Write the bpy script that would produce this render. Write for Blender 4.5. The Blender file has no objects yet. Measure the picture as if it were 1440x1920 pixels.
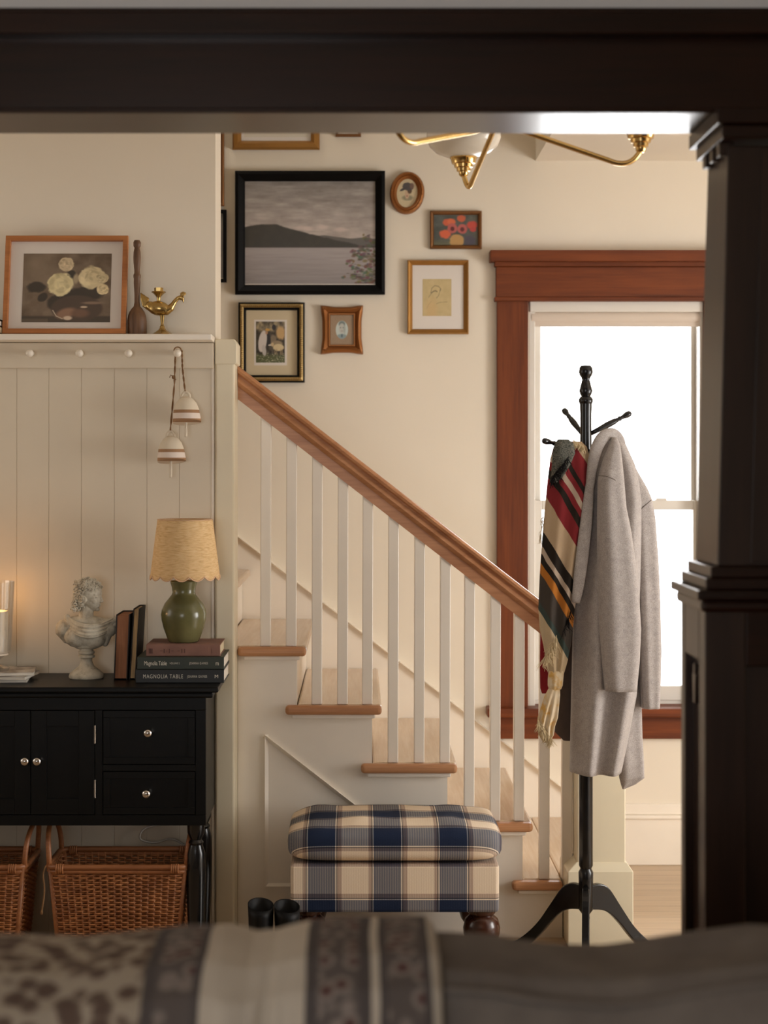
import bpy, bmesh, math, random
import numpy as np
from mathutils import Vector, Matrix, Euler, Quaternion
random.seed(7); rng = np.random.default_rng(7)
SC = bpy.context.scene; COL = SC.collection
PI = math.pi
# ---------------------------------------------------------------- camera, world, lights, exposure
H, F, CX, CY = 1.49, 3120.0, 672.0, 870.0
def P(px, py, Y): return Vector(((px-CX)/F*Y, Y, H-(py-CY)/F*Y))
def XX(px, Y): return (px-CX)/F*Y
def ZZ(py, Y): return H-(py-CY)/F*Y
cam_data = bpy.data.cameras.new('camera'); cam = bpy.data.objects.new('camera', cam_data); COL.objects.link(cam)
cam.location = (0, 0, H); cam.rotation_euler = (PI/2, 0, 0)
cam_data.sensor_width = 36; cam_data.lens = F/1920*36
cam_data.shift_x = (720-CX)/1920; cam_data.shift_y = -(960-CY)/1920
cam_data.clip_start = .05
cam_data.dof.use_dof = True; cam_data.dof.focus_distance = 5.05; cam_data.dof.aperture_fstop = 2.8
SC.camera = cam
vs = SC.view_settings; vs.view_transform = 'Standard'; vs.look = 'None'; vs.gamma = 1; vs.use_curve_mapping = False
vs.exposure = 0.0
SC.cycles.use_denoising = True; SC.cycles.max_bounces = 10; SC.cycles.diffuse_bounces = 6
SC.cycles.sample_clamp_indirect = 4; SC.cycles.caustics_reflective = False; SC.cycles.caustics_refractive = False
w = bpy.data.worlds.new('overcast_sky'); SC.world = w; w.use_nodes = True
WN = w.node_tree.nodes; WN['Background'].inputs[0].default_value = (.95, .97, 1, 1); WN['Background'].inputs[1].default_value = 4.0
def area(name, loc, direction, sx, sy, power, color):
    l = bpy.data.lights.new(name, 'AREA'); l.shape = 'RECTANGLE'; l.size = sx; l.size_y = sy; l.energy = power; l.color = color
    o = bpy.data.objects.new(name, l); COL.objects.link(o); o.location = loc
    o.rotation_euler = Vector(direction).to_track_quat('-Z', 'Y').to_euler(); return o
# daylight at the hall side and back windows, then three added fill lights
area('daylight_side_window', (3.36, 4.0, 1.2), (-1, 0.05, -.22), .95, 1.35, 57, (1, .97, .93))
area('daylight_back_window', (.96, 6.42, 1.36), (0, -1, -.1), .62, 1.4, 14, (1, .98, .96))
area('fill_rear', (-.9, -2.6, 1.5), (0, 1, 0), 1.6, 1.3, 43, (.97, .98, 1))  # added fill light behind the camera; the rear wall has no window
area('fill_stairwell', (-1.0, 5.7, 4.38), (.25, .05, -1), 1.2, .6, 9, (1, .95, .88))  # added fill light under the stairwell ceiling, no window up there
area('fill_left', (-3.1, 4.2, 1.6), (1, .1, 0), .9, 1.2, 8, (1, .94, .87))  # added fill light from the left, in front of a closed wall

# ---------------------------------------------------------------- materials
def lin(c): c = c/255; return c/12.92 if c <= .04045 else ((c+.055)/1.055)**2.4
def rgb(r, g, b): return (lin(r), lin(g), lin(b), 1)
class NT:
    def __init__(s, name):
        s.m = bpy.data.materials.new(name); s.m.use_nodes = True; s.t = s.m.node_tree
        s.b = s.t.nodes['Principled BSDF']; s.out = s.t.nodes['Material Output']
    def n(s, typ, **kw):
        x = s.t.nodes.new(typ)
        for k, v in kw.items():
            if k.startswith('i_'):
                key = k[2:]; key = int(key) if key.isdigit() else key.replace('_', ' ')
                x.inputs[key].default_value = v
            else: setattr(x, k, v)
        return x
    def l(s, a, b): s.t.links.new(a, b)
    def math(s, op, a, b=None):
        x = s.n('ShaderNodeMath', operation=op)
        for i, v in enumerate((a, b)):
            if v is None: continue
            if isinstance(v, (int, float)): x.inputs[i].default_value = v
            else: s.l(v, x.inputs[i])
        return x.outputs[0]
    def obj(s, scale=(1, 1, 1), rot=(0, 0, 0)):
        tc = s.n('ShaderNodeTexCoord'); mp = s.n('ShaderNodeMapping'); mp.inputs['Scale'].default_value = scale; mp.inputs['Rotation'].default_value = rot
        s.l(tc.outputs['Object'], mp.inputs[0]); return mp.outputs[0]
    def ramp(s, fac, stops, mode='LINEAR'):
        r = s.n('ShaderNodeValToRGB'); cr = r.color_ramp; cr.interpolation = mode
        while len(cr.elements) < len(stops): cr.elements.new(1)
        for e, (p, c) in zip(cr.elements, sorted(stops, key=lambda q: q[0])): e.position = p; e.color = c
        s.l(fac, r.inputs[0]); return r.outputs[0]
    def noise(s, vec, scale, detail=3, rough=.5):
        x = s.n('ShaderNodeTexNoise'); x.inputs['Scale'].default_value = scale; x.inputs['Detail'].default_value = detail; x.inputs['Roughness'].default_value = rough
        s.l(vec, x.inputs['Vector']); return x.outputs['Fac']
    def mix(s, fac, a, b, blend='MIX'):
        x = s.n('ShaderNodeMix', data_type='RGBA', blend_type=blend)
        for i, v in ((0, fac), (6, a), (7, b)):
            if isinstance(v, (int, float, tuple)): x.inputs[i].default_value = v
            else: s.l(v, x.inputs[i])
        return x.outputs[2]
    def bump(s, h, strength=.2, dist=.002):
        x = s.n('ShaderNodeBump'); x.inputs['Strength'].default_value = strength; x.inputs['Distance'].default_value = dist
        s.l(h, x.inputs['Height']); s.l(x.outputs[0], s.b.inputs['Normal'])
    def fin(s, color=None, rough=.5, metal=0, spec=.5, coat=0):
        if color is not None:
            if isinstance(color, tuple): s.b.inputs['Base Color'].default_value = color
            else: s.l(color, s.b.inputs['Base Color'])
        s.b.inputs['Roughness'].default_value = rough; s.b.inputs['Metallic'].default_value = metal
        s.b.inputs['Specular IOR Level'].default_value = spec; s.b.inputs['Coat Weight'].default_value = coat
        s.b.inputs['Coat Roughness'].default_value = .12
        return s.m
def paint(name, c, rough=.5, var=.06, scale=3, bump=.0, spec=.5):
    t = NT(name); v = t.obj(); f = t.noise(v, scale, 4)
    a = rgb(*c); d = tuple(x*(1-var) for x in a[:3])+(1,); u = tuple(min(1, x*(1+var)) for x in a[:3])+(1,)
    if bump: t.bump(t.noise(v, 120, 2), bump, .001)
    return t.fin(t.ramp(f, [(.3, d), (.7, u)]), rough, 0, spec)
def wood(name, dark, light, rough=.4, axis=0, scale=9, coat=0, spec=.5, bump=.1):
    t = NT(name); sc = [scale*3]*3; sc[axis] = scale*.22
    v = t.obj(tuple(sc)); f1 = t.noise(v, 1.2, 6, .62)
    sc2 = [scale*20]*3; sc2[axis] = scale*.8; f2 = t.noise(t.obj(tuple(sc2)), 1.0, 3)
    f = t.math('ADD', t.math('MULTIPLY', f1, .7), t.math('MULTIPLY', f2, .3))
    if bump: t.bump(f2, bump, .001)
    return t.fin(t.ramp(f, [(.33, rgb(*dark)), (.62, rgb(*light))]), rough, 0, spec, coat)
def plain(name, c, rough=.5, metal=0, spec=.5, coat=0):
    t = NT(name); f = t.noise(t.obj(), 14, 3); a = rgb(*c); d = tuple(x*.9 for x in a[:3])+(1,)
    return t.fin(t.ramp(f, [(.35, d), (.65, a)]), rough, metal, spec, coat)
M = {}
M['wall'] = paint('wall_cream_paint', (232, 222, 205), .6, .025, 2.5, .05)
M['ceil'] = paint('ceiling_paint', (236, 228, 214), .7, .02)
M['greywall'] = paint('living_wall_paint', (232, 233, 236), .7, .02)
M['panel'] = paint('panelling_paint', (219, 207, 186), .42, .03, 4)
M['white'] = paint('trim_white_paint', (240, 231, 217), .34, .03, 6)
M['post'] = paint('newel_cream_paint', (226, 215, 188), .38, .03, 6)
M['treadpaint'] = wood('tread_worn_paint', (196, 168, 138), (216, 193, 166), .2, 1, 6, 0, .7)
M['darkwood'] = wood('dark_stained_oak', (24, 9, 4), (42, 18, 7), .3, 0, 7, .15, .3)
M['darkwoodv'] = wood('dark_stained_oak_upright', (34, 22, 17), (52, 35, 27), .34, 2, 7, .1, .4)
M['casing'] = wood('window_casing_fir', (86, 39, 16), (122, 61, 26), .45, 0, 7, 0, .3)
M['casingv'] = wood('window_casing_fir_upright', (84, 38, 16), (116, 58, 25), .45, 2, 7, 0, .3)
M['railwood'] = wood('handrail_oak', (160, 106, 68), (192, 138, 98), .36, 0, 8)
M['nosing'] = wood('nosing_oak', (170, 116, 76), (198, 146, 104), .4, 0, 8)
t = NT('oak_floor_planks'); v = t.obj((1, 1, 1)); br = t.n('ShaderNodeTexBrick', i_Scale=1.0, i_Mortar_Size=.0015, i_Brick_Width=1.4, i_Row_Height=.07, i_Bias=0.0)
br.inputs['Color1'].default_value = rgb(178, 152, 120); br.inputs['Color2'].default_value = rgb(196, 172, 142); br.inputs['Mortar'].default_value = rgb(110, 88, 66)
t.l(v, br.inputs['Vector']); g = t.noise(t.obj((3, 60, 1)), 1.5, 5)
M['floor'] = t.fin(t.mix(.35, br.outputs['Color'], t.ramp(g, [(.3, rgb(160, 132, 100)), (.7, rgb(208, 186, 158))])), .3)
M['black'] = paint('black_lacquer', (11, 11, 11), .4, .1, 8, 0, .2)
M['blackgloss'] = paint('black_gloss_paint', (18, 17, 17), .22, .1, 8, 0, .45)
M['blackframe'] = paint('black_frame_paint', (10, 10, 11), .45, .1, 8, 0, .12)
M['chrome'] = plain('polished_nickel', (205, 200, 195), .16, 1)
M['brass'] = plain('polished_brass', (212, 176, 112), .2, 1)
M['oldbrass'] = plain('aged_brass', (186, 156, 98), .26, 1)
M['gold'] = plain('gilt_frame', (176, 130, 70), .38, .75)
M['goldlight'] = plain('light_gilt', (200, 158, 96), .36, .7)
M['gilt_dark'] = plain('dark_gilt', (130, 88, 50), .42, .55)
M['bronze'] = plain('ornate_bronze_gilt', (160, 104, 56), .42, .6)
M['ropegold'] = plain('rope_gilt', (168, 140, 88), .4, .6)
M['bamboo'] = wood('bamboo_frame', (160, 96, 48), (190, 124, 70), .42, 0, 7)
M['mat'] = paint('mat_board', (224, 216, 208), .7, .01)
M['matcream'] = paint('mat_cream', (208, 192, 160), .7, .02)
M['mattan'] = paint('mat_tan', (158, 134, 108), .7, .03)
t = NT('printed_picture'); a = t.n('ShaderNodeAttribute', attribute_name='Col'); M['art'] = t.fin(a.outputs['Color'], .35, 0, .35)
t = NT('picture_under_glass'); a = t.n('ShaderNodeAttribute', attribute_name='Col'); M['artglass'] = t.fin(a.outputs['Color'], .5, 0, .4, .7)
M['oldwood'] = wood('old_turned_wood', (78, 52, 34), (116, 82, 54), .5, 2, 10)
t = NT('window_glass'); tr = t.n('ShaderNodeBsdfTransparent'); gl = t.n('ShaderNodeBsdfGlossy', i_Roughness=.02); fr = t.n('ShaderNodeFresnel', i_IOR=1.35); mx = t.n('ShaderNodeMixShader')
t.l(fr.outputs[0], mx.inputs[0]); t.l(tr.outputs[0], mx.inputs[1]); t.l(gl.outputs[0], mx.inputs[2]); t.l(mx.outputs[0], t.out.inputs[0]); M['glass'] = t.m
M['vinyl'] = paint('sash_white_vinyl', (222, 217, 208), .4, .01)
t = NT('roller_blind_cloth'); M['blind'] = t.fin(rgb(214, 200, 186), .8)
M['porcelain'] = paint('peg_white', (238, 230, 216), .25, .01)

# ---------------------------------------------------------------- mesh helpers
ORG = {}
class MB:
    def __init__(s): s.v = []; s.f = []; s.mi = []; s.cur = 0; s.uv = None
    def face(s, idx): s.f.append(tuple(idx)); s.mi.append(s.cur)
    def box(s, x0, x1, y0, y1, z0, z1):
        b = len(s.v)
        s.v += [(x, y, z) for z in (z0, z1) for y in (y0, y1) for x in (x0, x1)]
        for q in ((0, 2, 3, 1), (4, 5, 7, 6), (0, 1, 5, 4), (2, 6, 7, 3), (0, 4, 6, 2), (1, 3, 7, 5)): s.face([b+i for i in q])
        return s
    def obox(s, c, ax, ay, az, hx, hy, hz):
        c = Vector(c); b = len(s.v)
        for k in (-1, 1):
            for j in (-1, 1):
                for i in (-1, 1): s.v.append(tuple(c+ax*hx*i+ay*hy*j+az*hz*k))
        for q in ((0, 2, 3, 1), (4, 5, 7, 6), (0, 1, 5, 4), (2, 6, 7, 3), (0, 4, 6, 2), (1, 3, 7, 5)): s.face([b+i for i in q])
        return s
    def prism(s, poly, fn0, fn1):                       # polygon -> two mapped copies with side walls
        b = len(s.v); n = len(poly)
        s.v += [tuple(fn0(*p)) for p in poly]+[tuple(fn1(*p)) for p in poly]
        s.face(list(range(b, b+n))[::-1]); s.face(range(b+n, b+2*n))
        for i in range(n): j = (i+1) % n; s.face((b+i, b+j, b+n+j, b+n+i))
        return s
    def rings(s, rings, cap=True, closed=True):
        b = len(s.v); n = len(rings[0])
        for r in rings: s.v += [tuple(p) for p in r]
        for k in range(len(rings)-1):
            for i in range(n if closed else n-1):
                j = (i+1) % n; s.face((b+k*n+i, b+k*n+j, b+(k+1)*n+j, b+(k+1)*n+i))
        if cap and closed:
            s.face(list(range(b, b+n))[::-1]); e = b+(len(rings)-1)*n; s.face(range(e, e+n))
        return s
    def lathe(s, prof, c, n=32, axis=None, cap=True):
        c = Vector(c)
        if axis is None: ux, uy, uz = Vector((1, 0, 0)), Vector((0, 1, 0)), Vector((0, 0, 1))
        else:
            uz = Vector(axis).normalized(); ux = uz.orthogonal().normalized(); uy = uz.cross(ux)
        return s.rings([[c+uz*z+(ux*math.cos(2*PI*i/n)+uy*math.sin(2*PI*i/n))*max(r, 1e-5) for i in range(n)] for r, z in prof], cap)
    def tube(s, pts, rad, n=8, closed=False, cap=True):
        pts = [Vector(p) for p in pts]; m = len(pts)
        if isinstance(rad, (int, float)): rad = [rad]*m
        up = None; rs = []
        for i in range(m):
            a = pts[(i-1) % m] if closed or i > 0 else pts[i]; c = pts[(i+1) % m] if closed or i < m-1 else pts[i]
            d = (c-a)
            d = d.normalized() if d.length > 1e-9 else Vector((0, 0, 1))
            if up is None: up = d.orthogonal().normalized()
            up = (up-d*up.dot(d)); up = up.normalized() if up.length > 1e-6 else d.orthogonal().normalized()
            sd = d.cross(up)
            rs.append([pts[i]+(up*math.cos(2*PI*k/n)+sd*math.sin(2*PI*k/n))*rad[i] for k in range(n)])
        if closed: rs.append(rs[0]); cap = False
        return s.rings(rs, cap)
    def ell(s, c, r, rot=None, nu=20, nv=12):
        c = Vector(c); R = rot.to_matrix() if rot is not None else Matrix.Identity(3); rs = []
        for j in range(nv+1):
            th = PI*j/nv; sn = max(math.sin(th), 1e-4)
            rs.append([c+R @ Vector((r[0]*sn*math.cos(2*PI*i/nu), r[1]*sn*math.sin(2*PI*i/nu), -r[2]*math.cos(th))) for i in range(nu)])
        return s.rings(rs, True)
    def capsule(s, a, b, ra, rb, n=14):
        a = Vector(a); b = Vector(b); d = (b-a); L = d.length; prof = []
        for k in range(6): t = PI/2*(1-k/5); prof.append((ra*math.cos(t), -ra*math.sin(t)))
        for k in range(6): t = PI/2*k/5; prof.append((rb*math.cos(t), L+rb*math.sin(t)))
        return s.lathe(prof, a, n, d)
    def grid(s, fn, nu, nv):
        b = len(s.v)
        for j in range(nv+1):
            for i in range(nu+1): s.v.append(tuple(fn(i/nu, j/nv)))
        for j in range(nv):
            for i in range(nu): k = b+j*(nu+1)+i; s.face((k, k+1, k+nu+2, k+nu+1))
        return s
    def build(s, name, mat, parent=None, smooth=False, bevel=0, origin=None, seg=2, solid=0):
        me = bpy.data.meshes.new(name); V = np.array(s.v, float).reshape(-1, 3)
        if parent is not None: o0 = ORG[parent.name]
        elif origin is not None: o0 = Vector(origin)
        else: o0 = Vector(((V[:, 0].min()+V[:, 0].max())/2, (V[:, 1].min()+V[:, 1].max())/2, V[:, 2].min()))
        me.from_pydata((V-np.array(o0)).tolist(), [], s.f)
        mats = mat if isinstance(mat, (list, tuple)) else [mat]
        for m in mats: me.materials.append(m)
        if len(mats) > 1: me.polygons.foreach_set('material_index', s.mi)
        bm = bmesh.new(); bm.from_mesh(me); bmesh.ops.recalc_face_normals(bm, faces=bm.faces)
        bm.to_mesh(me); bm.free()
        o = bpy.data.objects.new(name, me); COL.objects.link(o); ORG[o.name] = o0
        if parent is not None: o.parent = parent
        else: o.location = o0
        if smooth:
            me.polygons.foreach_set('use_smooth', [True]*len(me.polygons))
            if smooth != 'all':
                me.set_sharp_from_angle(angle=math.radians(40))
        if solid: q = o.modifiers.new('solid', 'SOLIDIFY'); q.thickness = solid; q.offset = 0
        if bevel: q = o.modifiers.new('bevel', 'BEVEL'); q.width = bevel; q.segments = seg; q.limit_method = 'ANGLE'; q.angle_limit = .6
        return o
def thing(name, label, cat, loc, group=None, kind=None):
    o = bpy.data.objects.new(name, None); COL.objects.link(o); o.location = loc; ORG[o.name] = Vector(loc); o.empty_display_size = .05
    return tag(o, label, cat, group, kind)
def tag(o, label=None, cat=None, group=None, kind=None):
    if label: o['label'] = label
    if cat: o['category'] = cat
    if group: o['group'] = group
    if kind: o['kind'] = kind
    return o
def struct(o, label=None): o['kind'] = 'structure'; return tag(o, label)
def copy_tree(o, parent=None):
    c = o.copy(); COL.objects.link(c); c.parent = parent
    for ch in list(o.children): copy_tree(ch, c)
    return c
def bx(name, mat, parent, *b, bevel=0): return MB().box(*b).build(name, mat, parent, bevel=bevel)
def remesh(mb, name, mat, parent, voxel, smooth_iter=4):
    o = mb.build(name, mat, parent)
    r = o.modifiers.new('remesh', 'REMESH'); r.mode = 'VOXEL'; r.voxel_size = voxel
    q = o.modifiers.new('smooth', 'SMOOTH'); q.factor = .5; q.iterations = smooth_iter
    dg = bpy.context.evaluated_depsgraph_get(); me = bpy.data.meshes.new_from_object(o.evaluated_get(dg))
    me.polygons.foreach_set('use_smooth', [True]*len(me.polygons))
    o.modifiers.clear(); old = o.data; o.data = me; bpy.data.meshes.remove(old)
    if not me.materials: me.materials.append(mat)
    return o
def text(s, name, mat, parent, loc, size, width=None, rot=(PI/2, 0, 0), align='LEFT', spacing=1.0):
    cu = bpy.data.curves.new(name, 'FONT'); cu.body = s; cu.size = size; cu.align_x = align; cu.align_y = 'CENTER'; cu.extrude = .0002; cu.space_character = spacing
    tmp = bpy.data.objects.new(name+'_tmp', cu); COL.objects.link(tmp)
    dg = bpy.context.evaluated_depsgraph_get(); me = bpy.data.meshes.new_from_object(tmp.evaluated_get(dg))
    bpy.data.objects.remove(tmp); bpy.data.curves.remove(cu)
    me.materials.clear(); me.materials.append(mat); xs = [v.co.x for v in me.vertices]; sx = width/max(1e-6, max(xs)) if width else 1
    o = bpy.data.objects.new(name, me); COL.objects.link(o); o.parent = parent; o.location = Vector(loc)-ORG[parent.name]; o.rotation_euler = rot; o.scale = (sx, 1, 1)
    return o

# ---------------------------------------------------------------- room shell
WB = 6.2                                                 # hall back wall face
wx0, wx1, wz0, wz1 = .636, 1.284, .582, 2.102            # window opening
m = MB()
m.box(-3.2, wx0, WB, WB+.16, 0, 4.6).box(wx1, 3.4, WB, WB+.16, 0, 4.6).box(wx0, wx1, WB, WB+.16, 0, wz0).box(wx0, wx1, WB, WB+.16, wz1, 4.6)
struct(m.build('wall_back', M['wall']), 'cream painted back wall of the stair hall')
struct(bx('floor', M['floor'], None, -3.2, 3.4, -2.7, WB+.02, -.05, 0), 'pale oak plank floor of the hall')
m = MB().box(-3.2, 3.4, 3.25, 5.32, 2.62, 2.85).box(.66, 3.4, 5.32, WB, 2.62, 2.85)
struct(m.build('ceiling', M['ceil']), 'cream hall ceiling ending at the stairwell opening')
struct(bx('ceiling.001', M['ceil'], None, -3.2, 3.4, -2.7, 3.25, 2.62, 2.85))
struct(bx('ceiling.002', M['ceil'], None, -3.2, .82, 5.16, WB, 4.6, 4.7))
m = MB().box(.66, .82, 5.32, WB, 2.85, 4.6).box(-3.2, .82, 5.16, 5.32, 2.85, 4.6)
struct(m.build('wall_stairwell', M['wall']))
struct(bx('wall_left', M['wall'], None, -3.36, -3.2, -2.7, WB+.16, 0, 4.7))
m = MB()                                                 # right wall with its window opening (Y 3.5..4.5)
m.box(3.4, 3.56, -2.7, 3.5, 0, 2.85).box(3.4, 3.56, 4.5, WB+.16, 0, 2.85).box(3.4, 3.56, 3.5, 4.5, 0, .5).box(3.4, 3.56, 3.5, 4.5, 1.9, 2.85)
struct(m.build('wall_right', M['wall']))
struct(bx('wall_rear', M['greywall'], None, -3.2, 3.4, -2.86, -2.7, 0, 2.85))
# wall between living room and hall: above and beside the cased opening
m = MB().box(-3.2, 3.4, 3.25, 3.43, 2.33, 2.62).box(-3.2, -2.3, 3.25, 3.43, 0, 2.33).box(1.4, 3.4, 3.25, 3.43, 0, 2.33)
struct(m.build('wall_front', M['greywall']), 'pale grey wall above the dark wooden opening')
# dark beam of the opening
be = struct(bx('beam', M['darkwood'], None, -2.3, 1.4, 3.24, 3.44, 2.173, 2.328, bevel=.003), 'dark stained wooden beam across the opening')
bx('cap_moulding', M['darkwood'], be, -2.32, 1.42, 3.2, 3.249, 2.318, 2.362, bevel=.004)
bx('top_fillet', M['darkwood'], be, -2.32, 1.42, 3.215, 3.249, 2.362, 2.372, bevel=.002)
bx('bottom_bead', M['darkwood'], be, -2.3, .69, 3.232, 3.242, 2.173, 2.183, bevel=.003)
# pedestal and tapered column
pd = struct(bx('pillar', M['darkwoodv'], None, .685, 1.4, 3.222, 3.422, 0, 1.2), 'dark wood pedestal with tapered column at the right of the opening')
def pb(n, *b, bevel=.003, mat='darkwoodv'): return bx(n, M[mat], pd, *b, bevel=bevel)
pb('front_stile', .667, .745, 3.2, 3.26, 0, 1.215); pb('back_stile', .667, .70, 3.398, 3.44, 0, 1.215)
pb('side_rail', .667, .70, 3.26, 3.398, 1.105, 1.215); pb('side_rail', .667, .70, 3.26, 3.398, 0, .16)
pb('front_rail', .745, 1.4, 3.2, 3.223, 1.10, 1.215, mat='darkwood'); pb('front_rail', .745, 1.4, 3.2, 3.223, 0, .16, mat='darkwood')
pb('cove_moulding', .658, 1.4, 3.19, 3.45, 1.205, 1.230, bevel=.008, mat='darkwood'); pb('ledge_board', .649, 1.4, 3.18, 3.46, 1.230, 1.248, mat='darkwood')
pb('plinth_step', .668, 1.4, 3.197, 3.443, 1.248, 1.270, mat='darkwood'); pb('plinth_step', .679, 1.4, 3.206, 3.434, 1.270, 1.292, mat='darkwood')
m = MB(); a = ((-.009, .05), (.009, .05), (.008, .032), (.016, .028), (.009, -.03), (-.009, -.03), (-.016, .028), (-.008, .032))
m.prism(a, lambda y, z: (.672, 3.335+y, 1.04+z), lambda y, z: (.69, 3.335+y, 1.04+z)); m.build('tapered_ornament', M['darkwoodv'], pd, bevel=.002)
m = MB()                                                 # tapered shaft, wider at the foot
def colring(x0, z, g): return [(x0, 3.215+g, z), (1.4, 3.215+g, z), (1.4, 3.425-g, z), (x0, 3.425-g, z)]
m.rings([colring(.694, 1.292, 0), colring(.717, 2.108, .012)]); m.build('column_shaft', M['darkwoodv'], pd, bevel=.003)
for x in (.758,):
    MB().rings([[(x, 3.2125, 1.3), (1.4, 3.2125, 1.3), (1.4, 3.2165, 1.3), (x, 3.2165, 1.3)], [(x+.024, 3.2205, 2.1), (1.4, 3.2205, 2.1), (1.4, 3.2285, 2.1), (x+.024, 3.2285, 2.1)]]).build('face_board', M['darkwoodv'], pd, bevel=.001)
pb('capital_slab', .687, 1.4, 3.18, 3.46, 2.142, 2.173, mat='darkwood'); pb('capital_slab', .699, 1.4, 3.195, 3.445, 2.116, 2.142, mat='darkwood')
for y in (3.235, 3.30, 3.365): pb('dentil_block', .702, .73, y, y+.03, 2.09, 2.116, bevel=.002)

# shiplap wall at the left (hall side), its end forms the edge of the stairwell
wm = struct(bx('wall_middle', M['wall'], None, -3.2, -.44, 5.12, 5.32, 0, 2.62), 'cream wall with vertical boards left of the stairs')
m = MB(); s = 5.112; step = .0998; xr = XX(397, s)
x = xr
edges = [xr]
while x > -1.75: x -= step if len(edges) > 0 else 0; edges.append(x)
edges = [xr, XX(336.5, s), XX(275.5, s), XX(214.5, s), XX(153, s), XX(92, s), XX(32, s)]
while edges[-1] > -1.7: edges.append(edges[-1]-step)
for a, b in zip(edges[1:], edges[:-1]): m.box(a+.0007, b-.0007, 5.108, 5.1105, .0, 1.79)
m.box(-1.75, xr, 5.1098, 5.1215, 0, 1.785)
m.build('vertical_boards', M['panel'], wm, bevel=.0009)
bx('corner_bead', M['white'], wm, -.452, -.441, 5.106, 5.13, 0, 1.868, bevel=.003)
# baseboard under the window
bb = struct(bx('baseboard_back', M['white'], None, .83, 3.4, WB-.022, WB, 0, .17, bevel=.003), 'cream baseboard under the window')
bx('cap_moulding', M['white'], bb, .83, 3.4, WB-.03, WB, .17, .186, bevel=.006); bx('upper_band', M['white'], bb, .83, 3.4, WB-.012, WB, .186, .225, bevel=.003)

# ---------------------------------------------------------------- window
wn = struct(thing('window_1', 'bright sash window with reddish wooden casing', 'window', (.96, WB, wz0)))
del wn['category']
yf = WB-.03
bx('side_casing', M['casingv'], wn, XX(932, yf), XX(990.5, yf), yf, WB, ZZ(1332, yf), ZZ(562, yf), bevel=.003)
bx('side_casing', M['casingv'], wn, wx1, wx1+.115, yf, WB, ZZ(1332, yf), ZZ(562, yf), bevel=.003)
bx('head_casing', M['casing'], wn, XX(930, yf), wx1+.118, yf-.004, WB, ZZ(562, yf), ZZ(500, yf), bevel=.003)
bx('head_bead', M['casing'], wn, XX(927, yf), wx1+.12, yf-.012, WB, ZZ(565, yf), ZZ(557, yf), bevel=.003)
bx('head_cap', M['casing'], wn, XX(919, yf-.03), wx1+.14, yf-.035, WB, ZZ(490, yf-.03), ZZ(469, yf-.03), bevel=.003)
bx('head_fillet', M['casing'], wn, XX(927, yf), wx1+.125, yf-.015, WB, ZZ(500, yf), ZZ(489, yf), bevel=.003)
bx('window_sill', M['casing'], wn, XX(914, yf-.05), wx1+.16, yf-.05, WB+.05, ZZ(1345, yf-.04), ZZ(1328, yf-.04), bevel=.005)
bx('apron', M['casing'], wn, XX(932, yf), wx1+.115, yf+.005, WB, ZZ(1386, yf), ZZ(1342, yf), bevel=.003)
y0 = WB+.035
m = MB().box(wx0, wx0+.022, WB, WB+.15, wz0, wz1).box(wx1-.012, wx1, WB, WB+.15, wz0, wz1).box(wx0, wx1, WB, WB+.15, wz1-.02, wz1).box(wx0, wx1, WB+.05, WB+.15, wz0, wz0+.02)
m.build('window_frame', M['vinyl'], wn, bevel=.002)
def sash(name, z0, z1, y, top, bot, st=.031):
    f = MB().box(wx0+.022, wx0+.022+st, y, y+.035, z0, z1).box(wx1-.012-st*.5, wx1-.012, y, y+.035, z0, z1)
    f.box(wx0+.022+st, wx1-.012-st*.5, y, y+.035, z1-top, z1).box(wx0+.022+st, wx1-.012-st*.5, y, y+.035, z0, z0+bot)
    o = f.build(name, M['vinyl'], wn, bevel=.003)
    bx('pane', M['glass'], o, wx0+.05, wx1-.025, y+.015, y+.019, z0+bot*.7, z1-top*.7)
    return o
zm = ZZ(948, WB+.05)
sash('upper_sash', zm-.018, wz1-.02, WB+.085, .04, .03); sash('lower_sash', wz0+.02, zm+.02, WB+.045, .036, .055)
m = MB(); lc = P(1240, 938, WB+.05); m.box(lc.x-.02, lc.x+.02, lc.y-.005, lc.y+.03, lc.z-.002, lc.z+.008); m.build('sash_lock', M['vinyl'], wn, bevel=.003)
rb = thing('roller_blind', 'beige roller blind rolled up at the top of the window', 'blind', (.96, WB+.02, wz1))
m = MB().lathe([(.026, 0), (.026, wx1-wx0-.02)], (wx0+.01, WB+.022, ZZ(598, WB+.02)+.004), 24, (1, 0, 0)); m.build('cloth_roll', M['blind'], rb, smooth=True)
bx('cassette', M['vinyl'], rb, wx0+.002, wx1-.002, WB-.012, WB+.05, ZZ(585, WB-.01), wz1-.001, bevel=.003)
bx('hem_bar', M['blind'], rb, wx0+.012, wx1-.012, WB+.005, WB+.018, ZZ(612, WB), ZZ(600, WB), bevel=.003)

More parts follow.
